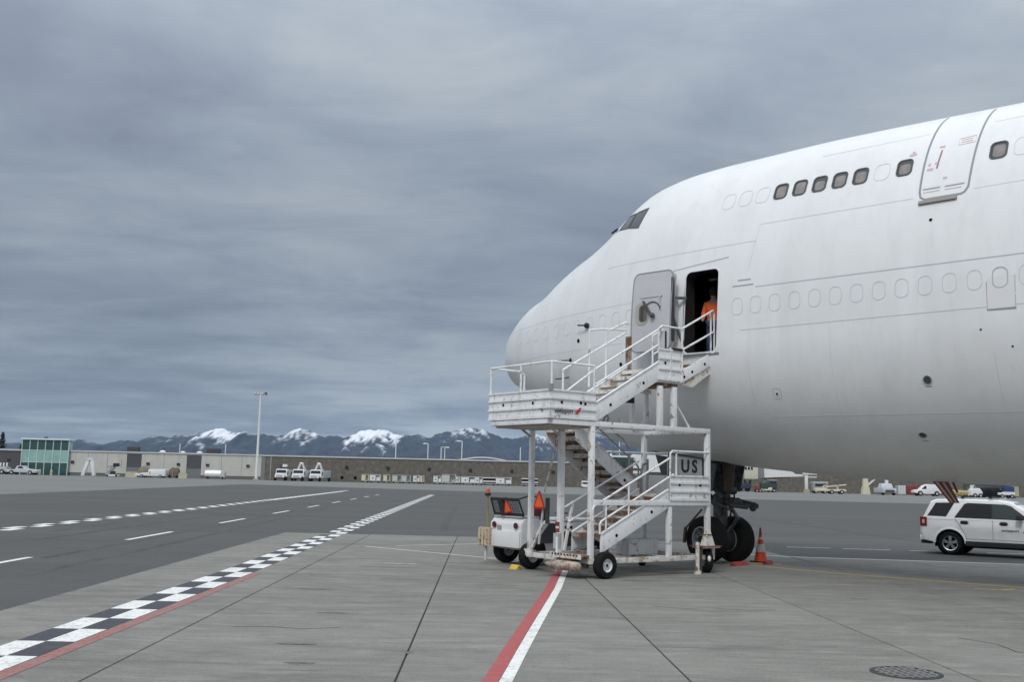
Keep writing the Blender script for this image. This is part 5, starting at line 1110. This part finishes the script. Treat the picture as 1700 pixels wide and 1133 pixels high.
# left: pickup, truck, assorted ramp gear
vehicle('pickup_truck', 'silver pickup truck parked in front of the glass entrance block', 'pickup truck', 14, 63, 297, [(0, .7), (0, 1.45), (.30, 1.5), (.34, 2.2), (.38, 2.55), (.56, 2.55), (.63, 1.75), (.95, 1.5), (1, 1.2), (1, .6)],
        [[(.40, 1.8), (.42, 2.4), (.54, 2.4), (.59, 1.8)]], mat('silver_paint', (.58, .60, .62), .35, .2), (.2, .82), .62)
vehicle('stake_truck', 'white utility truck cut by the photo edge left of the silver pickup', 'truck', -22, 15, 299, [(0, .8), (0, 3.2), (.55, 3.2), (.58, 2.2), (.98, 2.1), (1, .8)], [[(.62, 2.2), (.64, 3.0), (.80, 3.0), (.8, 2.2)]], M['lgrey'], (.2, .8), .7,
        extra=lambda t, X, L_: [MB().box(X(.55) + .9 * i, X(.55) + .9 * i + .45, -1.55, -1.5, 2.3, 3.3).build('rack_board', M['whitem'], t) for i in range(4)])
for px, lab in ((66.5, 'cream bollard in front of the glass block, nearer the pickup'), (85.5, 'cream bollard in front of the glass block, farther from the pickup')):
    t = thing('bollard', lab, 'bollard', (fx(px, 300), 300, 0), 0, 'bollards at the glass block'); MB().lathe([(.32, 0), (.32, 1.5), (.2, 1.65)], 12).build('post', M['conc'], t, smooth=40); MB().lathe([(.45, 0), (.45, .12)], 12).build('collar', M['lgrey'], t)
t = thing('a_frame_boom', 'white two-legged hoist frame standing like trousers by the pale wall', 'hoist frame', (fx(149, 301), 301, 0))
MB().bar((-2.0, 0, .1), (-.5, 0, 4.9), .7, .9).build('leg', M['whitem'], t, bevel=.1); MB().bar((1.5, -.3, .1), (.5, 0, 4.9), .8, .9).build('leg', M['whitem'], t, bevel=.1); MB().box(-1.0, 1.0, -.5, .5, 4.5, 5.2).build('head', mat('head_pale', (.60, .64, .66), .5), t, bevel=.1); MB().box(-2.6, 2.2, -.5, .5, 0, .14).build('base', M['grey'], t)
t = thing('ramp_loader', 'dark skeletal loader with upright arms left of the first dark door', 'loader', (fx(186, 300), 300, 0))
MB().box(-1.3, 2.0, -.8, .8, .15, .6).build('chassis', M['whitem'], t, bevel=.05); MB().bar((-1.5, 0, .5), (.6, 0, 3.0), .7, .9).build('boom', M['grey'], t); MB().bar((-1.4, .3, 2.8), (2.0, .3, 3.3), .3, .5).build('arm', M['grey'], t); MB().box(.4, 1.9, -.6, .6, 3.0, 3.9).build('motor', M['blackm'], t, bevel=.06); MB().box(-.3, .9, -.6, .5, .9, 1.6).build('engine_cover', M['blackm'], t, bevel=.05)
for x in (-1.6, 2.5): MB().box(x - .1, x + .1, -.1, .1, 2.7, 4.9).build('upright', M['grey'], t)
wheels(t, (-1.0, 1.6), -.75, .3)
t = thing('covered_load', 'brown tarpaulin mound beside the first dark door', 'tarpaulin', (fx(240, 303), 303, 0)); MB().ball((0, 0, 1.0), 1.9, 16, 10, (1.1, .7, 1.25)).build('tarpaulin', mat('tarp_brown', (.20, .17, .13), .9, var=.25, vs_=1), t, smooth=60); MB().box(-2, 2, -1.2, 1.2, 0, .2).build('pallet', M['brown'], t)
for px, w_, lab in ((219, 3.4, 'yellowish concrete barrier left of the white box trailer'), (304, 2.4, 'yellowish concrete barrier right of the brown machine')):
    t = thing('concrete_barrier', lab, 'barrier', (fx(px, 298), 298, 0), 0, 'yellowish barriers at the dark doors'); MB().prism([(-.4, 0), (.4, 0), (.3, .4), (.16, 1.5), (-.16, 1.5), (-.3, .4)], -w_ / 2, w_ / 2, 'x').build('block', M['conc'], t); MB().box(-w_ / 2 + .2, w_ / 2 - .2, -.2, .2, 1.5, 1.56).build('cap', M['cream'], t)
vehicle('box_trailer', 'white box trailer with a sloping nose between the two dark doors', 'trailer', 226, 277, 297, [(0, .9), (.25, 1.35), (.45, 1.5), (.46, 2.45), (.97, 2.5), (1, 2.4), (1, .5), (.05, .5)], [[(.5, 1.0), (.5, 1.8), (.52, 1.8), (.52, 1.0)]], M['white'], (.25, .85), .45)
t = thing('brown_machine', 'brown hooded ground machine right of the white box trailer', 'machine', (fx(290, 299), 299, 0)); MB().prism([(-1.5, .3), (-1.4, 2.2), (-.5, 3.1), (.9, 3.0), (1.3, 2.2), (1.3, .3)], -1, 1).build('hood', mat('machine_brown', (.17, .13, .10), .7, var=.3, vs_=1), t, bevel=.15); MB().bar((-.2, -1.05, .3), (-.1, -1.05, 2.4), .5, .1).build('chute', M['conc'], t); wheels(t, (-1, 1), -1.0, .4)
t = thing('covered_tank', 'white wrapped tank trailer right of the second dark door', 'trailer', (fx(356, 297), 297, 0)); MB().lathe([(.3, -2.6), (1.05, -2.5), (1.12, 0), (1.05, 2.0), (.5, 2.2)], 20, (0, 0, 1.45), 'x').build('tank', M['white'], t, smooth=40); MB().box(2.0, 3.2, -.9, .9, .4, 2.2).build('pump_housing', M['lgrey'], t, bevel=.08); MB().box(-2.7, 3.2, -.8, .8, .3, .5).build('chassis', M['dgrey'], t); wheels(t, (-1.6, 2.6), -.8, .35)
t = thing('parked_van', 'tiny white car nose showing behind the stair treads', 'car', (fx(971.5, 285), 285, 0)); MB().taper(-1.1, 1.1, -2, 2, .3, 1.9, .1, .3).build('body', M['white'], t, bevel=.1); MB().box(-.9, .9, -2.05, -1.7, 1.2, 1.6).build('windscreen', M['glass'], t); wheels(t, (-.9, .9), -1.5, .35)

# jet bridge seen behind the stairs and under the fuselage
JY = 285
jb = thing('jet_bridge', 'white jet bridge with dark green cab seen through the stairs', 'jet bridge', (0, JY, 0))
def jx(px): return fx(px, JY)
def jz(py, px): return 2.02 + zz(794.8 + .0231 * (px - 850) - py, JY)
MB().box(jx(1013), jx(1046), -2, 3, jz(789, 1030), jz(760, 1030)).build('cab', M['green'], jb); MB().box(jx(1012), jx(1052), -2.2, 3.2, jz(760, 1030) + .01, jz(757, 1030)).build('cab_roof', M['whitem'], jb)
MB().box(jx(1031), jx(1037), -2.1, -2.01, jz(775, 1030), jz(767, 1030)).build('cab_window', M['glass'], jb); MB().box(jx(1050), jx(1066), -1, 3, jz(790, 1058), jz(755, 1058)).build('rotunda', M['whitem'], jb)
MB().box(jx(1068), jx(1200), -1.5, 2.5, jz(784, 1090), jz(756, 1090)).build('tunnel', M['whitem'], jb); MB().box(jx(1068), jx(1200), -1.4, 2.4, jz(792, 1090), jz(784, 1090) - .02).build('tunnel_underside', M['brown'], jb)
for px in (1040, 1060, 1100): MB().box(jx(px) - .35, jx(px) + .35, 0, .7, 0, jz(788, px)).build('column', M['lgrey'], jb)
for px, h in ((1007, 766), (1014, 762)): MB().tube((jx(px), 0, jz(770, px)), (jx(px), 0, jz(h - 14, px)), .12, 6).ball((jx(px), 0, jz(h - 6, px)), .35, 8, 6).build('beacon_mast', M['whitem'], jb)
j2 = thing('jet_bridge', 'white jet bridge with a cream cab on wheels under the fuselage', 'jet bridge', (0, JY + 4, 0))
MB().box(jx(1221), jx(1232), -1.5, 2, jz(793, 1226), jz(760, 1226)).build('cab_end', M['whitem'], j2); MB().box(jx(1223), jx(1229), -1.6, -1.51, jz(790, 1226), jz(764, 1226)).build('shutter', mat('shutter_mauve', (.30, .29, .34), .6), j2)
MB().box(jx(1239), jx(1262), -2, 2, jz(795, 1250), jz(762, 1250)).build('cab', mat('cream_cab', (.62, .60, .50), .5), j2, bevel=.1)
for i in range(3): MB().box(jx(1239.5 + 5 * i), jx(1243 + 5 * i), -2.08, -2.01, jz(780, 1250), jz(775.5, 1250)).build('cab_window', M['glass'], j2)
for i in range(5): MB().box(jx(1263 + 2 * i), jx(1264.3 + 2 * i), -1.6, 1.6, jz(793, 1267), jz(770, 1267)).build('bellows_fold', M['grey'], j2)
MB().prism([(jx(1273), jz(793, 1273)), (jx(1273), jz(776, 1273)), (jx(1321), jz(783.5, 1321)), (jx(1325), jz(787, 1325)), (jx(1344), jz(788, 1344)), (jx(1344), jz(791, 1344)), (jx(1320), jz(791.5, 1320))], -1.4, 1.4).build('tunnel', M['whitem'], j2)
MB().prism([(jx(1273.5), jz(796, 1273)), (jx(1273.5), jz(793.3, 1273)), (jx(1318), jz(791.9, 1318)), (jx(1318), jz(793, 1318))], -1.2, 1.2).build('tunnel_underside', M['brown'], j2)
MB().box(jx(1272.5), jx(1275.5), -.3, .3, 0, jz(793, 1273)).build('column', M['whitem'], j2)
MB().bar((jx(1241), 0, jz(797, 1241)), (jx(1247), 0, 1.2), .4, .5).bar((jx(1252), 0, jz(797, 1250)), (jx(1247), 0, 1.2), .4, .5).build('undercarriage', M['dgrey'], j2); wheels(j2, (jx(1233), jx(1246)), -.5, .75, .6)
MB().box(jx(1229), jx(1252), -.9, .9, .9, 2.4).build('drive_bogie', mat('bogie_blue', (.04, .05, .09), .6), j2, bevel=.1)
j3 = thing('bridge_support', 'white jet bridge column on a cream concrete pad', 'column', (jx(1340.5), JY + 1, 0))
MB().taper(-.75, .75, -.7, .7, 0, 1.1, .1, .1).build('pad', M['conc'], j3); MB().box(-.4, .4, -.4, .4, 1.1, jz(788, 1340)).build('shaft', M['whitem'], j3, bevel=.05); MB().box(-.9, 2.9, -.6, .6, jz(788, 1340) + .01, jz(784, 1340) + .6).build('head_beam', M['whitem'], j3, bevel=.05); MB().box(.4, 2.8, -.5, .5, jz(793, 1340), jz(790.5, 1340)).build('bracket', M['lgrey'], j3)
j4 = thing('bridge_support', 'cream column with a diagonal arm and a wide base pad', 'column', (jx(1439), JY + 1, 0))
MB().taper(-1.1, 1.1, -.9, .9, 0, 2.1, .25, .15).build('pad', mat('cream_conc', (.60, .56, .42), .8), j4); MB().taper(-.75, .75, -.5, .5, 2.11, 4.6, .15, .05).build('shaft', M['cream'], j4); MB().bar((.6, 0, 2.5), (2.7, 0, 4.3), .35, .4).build('arm', M['whitem'], j4); MB().box(-.7, 2.9, -.4, .4, 4.35, 4.75).build('head_beam', M['cream'], j4)
# vehicles under the fuselage
RY = 280
vehicle('ramp_tug', 'red-brown low tug beside the wheels of the jet bridge', 'tug', 1253, 1263, 276, [(0, .4), (.1, 1.8), (.5, 2.0), (.6, 1.2), (1, 1.0), (1, .4)], [], M['redp'], (.25, .8), .4, .8)
vehicle('flat_cart', 'low yellow flatbed cart in front of the jet bridge column', 'cart', 1262, 1281, 277, [(0, .5), (0, .85), (.75, .85), (.8, 1.3), (1, 1.3), (1, .5)], [], M['cream'], (.2, .8), .35, .8)
vehicle('green_truck', 'dark green truck with pale roof behind the jet bridge column', 'truck', 1262, 1289, 284, [(0, .9), (0, 2.6), (.45, 2.6), (.5, 3.2), (.98, 3.2), (1, .9)], [[(.55, 2.3), (.55, 3.0), (.92, 3.0), (.92, 2.3)]], M['green'], (.2, .8), .5, 1.0, extra=lambda t, X, L_: MB().box(X(.48), X(1), -1.05, 1.05, 3.21, 3.4).build('roof', M['lgrey'], t))
vehicle('grey_lorry', 'grey lorry with a slatted box behind the cream belt loader', 'truck', 1348, 1373, 284, [(0, .7), (0, 3.1), (1, 3.1), (1, .7)], [[(.15, 1.9), (.15, 2.6), (.85, 2.6), (.85, 1.9)]], M['grey'], (.2, .8), .5, 1.0, extra=lambda t, X, L_: MB().box(X(0) - .05, X(1) + .05, -1.08, 1.08, 2.75, 3.2).build('roof_rail', M['lgrey'], t))
def belt(t, X, L_):
    MB().bar((X(.25), -.2, 1.75), (X(1.0), -.2, 2.5), .8, .3).build('conveyor', M['cream'], t); MB().box(X(.3), X(.34), -.6, .6, 1.2, 2.3).build('strut', M['cream'], t); MB().box(X(.72), X(.75), -.6, .6, 1.2, 2.4).build('strut', M['cream'], t)
vehicle('belt_loader', 'cream belt loader with raised conveyor and large wheels', 'belt loader', 1352, 1404, 274, [(0, .7), (0, 1.5), (.35, 1.5), (.40, 1.2), (.98, 1.3), (1, .7)], [], M['cream'], (.52, .84), .55, .9, extra=belt)
t = thing('service_truck', 'silver pickup facing the camera right of the cream column', 'pickup truck', (fx(1470, RY), RY, 0), R(8)); MB().taper(-1.95, 1.95, -2.4, 3, .6, 1.9, .05, .2).build('body', M['lgrey'], t, bevel=.15); MB().taper(-1.65, 1.65, -1.2, 1.2, 1.9, 3.1, .25, .35).build('cabin', mat('cabin_pale', (.55, .60, .66), .3), t, bevel=.12)
MB().quad((-1.5, -1.12, 2.05), (1.5, -1.12, 2.05), (1.3, -.88, 2.9), (-1.3, -.88, 2.9)).build('windscreen', M['glass'], t); MB().box(-1.3, 1.3, -2.5, -2.4, .8, 1.4).build('grille', M['dgrey'], t)
for x in (-1.55, 1.55): MB().lathe([(.3, -.3), (.62, -.25), (.62, .25), (.3, .3)], 16, (x, -1.5, .62), 'x').build('wheel', M['tyre'], t); MB().box(x - .25, x + .25, -2.48, -2.3, 1.2, 1.6).build('headlight', M['lamp'], t)
MB().box(1.0, 1.7, 1.5, 2.2, 1.9, 4.2).build('exhaust_stack', M['whitem'], t)
t = thing('equipment_crate', 'dark red container with a silver rack end beside the white van', 'container', (fx(1513, RY), RY + 2, 0)); MB().box(-1.0, 3.4, -1, 1, .3, 2.7).build('container', M['redp'], t, bevel=.05)
MB().box(-3.2, -1.1, -1, 1, .3, 2.7).build('rack', M['lgrey'], t)
for i in range(4): MB().box(-3.0 + .5 * i, -2.8 + .5 * i, -1.06, -1.001, .4, 2.6).build('rack_post', M['whitem'], t)
for i in range(6): MB().box(-.8 + .7 * i, -.7 + .7 * i, -1.05, -1.001, .4, 2.6).build('container_rib', M['redp'], t)
vehicle('panel_van', 'white panel van facing left parked under the fuselage', 'van', 1515, 1560, 276, [(0, .8), (0, 1.35), (.06, 1.55), (.24, 1.75), (.38, 2.75), (.52, 3.15), (.85, 3.1), (.94, 2.8), (1, 1.6), (1, .7), (.5, .55)], [[(.27, 1.85), (.385, 2.65), (.45, 2.7), (.45, 1.85)]], M['white'], (.22, .83), .68, 1.2)
vehicle('yellow_loader', 'long yellow ramp loader right of the hanging hatch', 'loader', 1579, 1611, 262, [(0, .6), (0, 1.7), (.1, 1.9), (1, 1.75), (1, .6)], [], mat('mustard', (.42, .30, .08), .6, var=.2, vs_=1), (.2, .8), .4, .9, extra=lambda t, X, L_: MB().box(X(.1), X(1), -.95, -.91, 1.25, 1.6).build('rail', M['cream'], t))
vehicle('white_tug', 'small white aircraft tug above the roof bars of the parked car', 'tug', 1609, 1629, 255, [(0, .6), (.05, 1.9), (.18, 2.3), (.22, 3.1), (.36, 3.1), (.42, 2.2), (.75, 2.4), (1, 1.4), (.95, .6)], [[(.23, 2.4), (.24, 2.95), (.35, 2.95), (.36, 2.4)]], M['white'], (.35, .8), .55, .9)
t = thing('dolly_stack', 'black stacked tyres and dollies beyond the parked car', 'tyres', (fx(1645, 262), 262, 0))
for i, x in enumerate((-1.9, -.5, .9, 1.9)): MB().lathe([(.4, -.3), (.95, -.25), (.95, .25), (.4, .3)], 18, (x, .3 * (i % 2), .95 + .35 * (i % 2)), 'y').build('tyre', M['tyre'], t, smooth=30)
MB().box(-2.6, 2.6, .6, 1.6, .2, 2.6).build('rack', M['blackm'], t)
t = thing('tow_boom', 'long dark boom on a trestle beyond the parked car', 'boom', (0, 268, 0))
MB().prism([(fx(1600, 268), 2.6), (fx(1600, 268), 4.1), (fx(1664, 268), 3.35), (fx(1690, 268), 2.9), (fx(1690, 268), 2.3), (fx(1655, 268), 2.5), (fx(1625, 268), 2.9)], -.5, .5).build('boom', mat('boom_dark', (.07, .085, .085), .6, var=.2, vs_=1), t)
MB().box(fx(1603, 268) - .2, fx(1603, 268) + .2, -.4, .4, 0, 2.6).build('trestle', M['dgrey'], t); MB().box(fx(1683, 268) - .3, fx(1683, 268) + .3, -.4, .4, 0, 2.35).build('trestle', M['dgrey'], t)
vehicle('flatbed_truck', 'blue and white flatbed truck at the far right beyond the parked car', 'truck', 1655, 1682, 262, [(0, .8), (0, 1.4), (.35, 1.4), (.36, 1.6), (1, 1.6), (1, .8)], [], M['whitem'], (.2, .8), .5, 1.0, extra=lambda t, X, L_: [MB().box(X(.37), X(.98), -.9, .9, 1.61, 2.9).build('load', M['blue'], t), MB().box(X(.98), X(1.25), -.9, .9, .6, 3.0).build('cab', M['conc'], t)])

# ================================================================== mountains and air
prof = [(-600, 744), (-200, 739), (0, 737), (60, 735), (113, 732), (127, 728.5), (141, 731), (160, 736), (174, 735.5), (190, 732), (205, 730.6), (223, 734), (240, 727), (254, 721.5), (262, 723), (270, 726), (285, 722), (299, 720), (318, 720), (334, 716.5), (343, 715), (349, 712), (355, 709.4), (363, 710.5), (372, 713), (380, 715.5), (388, 718.5), (396, 716), (404, 713.5), (409, 717), (415, 721.5), (424, 720.5), (433, 718.5), (443, 721), (453, 723.5), (463, 721), (474, 718), (484, 714), (490, 711.5), (495, 710.6), (503, 713), (512, 715), (520, 719), (527, 724), (537, 724), (547, 721.5), (557, 724), (568, 727.5), (577, 723), (586, 718.5), (597, 714.5), (609, 712), (627, 712), (640, 714.5), (651, 718.5), (663, 720), (674, 722.5), (688, 720.5), (698, 721), (709, 726), (720, 722), (733, 718), (745, 714.5), (757, 712.5), (770, 710.5), (786, 710), (797, 712), (806, 715), (818, 720), (830, 725), (842, 727), (851, 727.5), (863, 724), (877, 720.5), (895, 722), (930, 728), (960, 724), (985, 721), (1010, 726), (1050, 733), (1110, 737), (1200, 734), (1400, 741), (1700, 745), (2300, 748)]
MX = np.array([p[0] for p in prof], float); MYp = np.array([p[1] for p in prof], float)
RYD = 6400.0
nx_, ny_ = 1500, 80
pxs = np.linspace(-500, 2150, nx_)
hor = 794.8 + .0231 * (pxs - 850); Hs = 2.0 + (hor - np.interp(pxs, MX, MYp)) * RYD / 1700 * .992
snowc = np.interp(pxs, [-600, 240, 262, 300, 335, 345, 400, 408, 455, 475, 522, 530, 570, 585, 660, 680, 725, 760, 800, 815, 860, 885, 960, 1100], [.25, .25, .5, .45, .55, .92, .8, .3, .3, .78, .78, .2, .2, .95, .85, .22, .25, .62, .62, .25, .3, .68, .55, .2])
from mathutils import noise as mn
Hs = Hs + RYD / 1700 * np.array([2.6 * mn.noise(Vector((p / 13, .3, 2.2))) + 1.7 * mn.noise(Vector((p / 6.1, 4.3, 1.2))) + .9 * mn.noise(Vector((p / 2.7, 1.3, 6.2))) for p in pxs])
vv, snow = [], []
for j in range(ny_):
    t = j / (ny_ - 1); y = 4900 + t * 2300; g = min(1.0, t / .652); g_ = g ** 1.25
    for i in range(nx_):
        bear = ((pxs[i] - 850) / 1700 + .0031) / 1.009; x = bear * RYD * (.86 + .14 * y / RYD)
        n1 = 1 - abs(mn.noise(Vector((x / 260 + .9 * t, y / 900, 3.1)))) * 2; n2 = mn.noise(Vector((x / 90 + 1.5 * t, y / 260, 7.7))); n3 = mn.noise(Vector((x / 40 + .004 * y, y / 150, 1.7))); n4 = mn.noise(Vector((x / 15 - .006 * y, y / 60, 5.2)))
        if t <= .652:
            amp = g * (1 - g) * 4
            h = Hs[i] * (g_ * (.93 + .07 * g) * (1 - .12 * amp) + amp * (.17 * n1 + .12 * n2 + .075 * n3 + .022 * n4)); top = g >= .999
            h = min(h, Hs[i] * (y / RYD) * .985) if not top else Hs[i]
        else: h = Hs[i] * (1 - (t - .652) * 2.4)
        vv.append((x, y, max(h, -.02)))
        lvl = h / max(Hs[i], 1); s_ = ((lvl - (1.0 - .36 * snowc[i])) * 3.2 + .35 * n1 - .16 + .60 * n2 + .95 * n3 + .7 * n4 + (snowc[i] - .5) * .9 - .27 + .4 * mn.noise(Vector((x / 7, y / 40, 9.1)))) * 1.7
        snow.append(min(max(s_, 0), 1) * min(1, snowc[i] * 1.15))
ff = [(j * nx_ + i, j * nx_ + i + 1, (j + 1) * nx_ + i + 1, (j + 1) * nx_ + i) for j in range(ny_ - 1) for i in range(nx_ - 1)]
mm_ = bpy.data.meshes.new('mountains'); mm_.from_pydata(vv, [], ff); at_ = mm_.attributes.new('snow_cover', 'FLOAT', 'POINT'); at_.data.foreach_set('value', snow)
mm_.polygons.foreach_set('use_smooth', [True] * len(mm_.polygons))
mt = mat('forest_haze_blue', (.018, .030, .050), .95, var=.45, vs_=.012, stain=[((.06, .065, .075), .006, .5, .72, .7)]); tr = mt.node_tree; pb_ = tr.nodes['Principled BSDF']  # forest colour pushed to blue, painting in part of the distant air
an = tr.nodes.new('ShaderNodeAttribute'); an.attribute_name = 'snow_cover'; mx = tr.nodes.new('ShaderNodeMix'); mx.data_type = 'RGBA'
src = pb_.inputs['Base Color'].links[0].from_socket; tr.links.new(src, mx.inputs[6]); mx.inputs[7].default_value = (.80, .82, .86, 1); tr.links.new(an.outputs['Fac'], mx.inputs[0]); tr.links.new(mx.outputs[2], pb_.inputs['Base Color'])
mm_.materials.append(mt); mo = bpy.data.objects.new('mountains', mm_); COL.objects.link(mo); tag(mo, kind='structure')
hz = MB().box(-6800, 6800, -400, 7800, -1.2, 420).build('haze', [])
hm_ = bpy.data.materials.new('haze'); hm_.use_nodes = True; ht = hm_.node_tree; ht.nodes.clear(); ho = ht.nodes.new('ShaderNodeOutputMaterial'); hv = ht.nodes.new('ShaderNodeVolumePrincipled')
hv.inputs['Density'].default_value = 3.6e-5; hv.inputs['Color'].default_value = (.50, .71, 1.0, 1); hv.inputs['Anisotropy'].default_value = 0.0
ht.links.new(hv.outputs[0], ho.inputs['Volume']); hz.data.materials.append(hm_); tag(hz, kind='stuff')
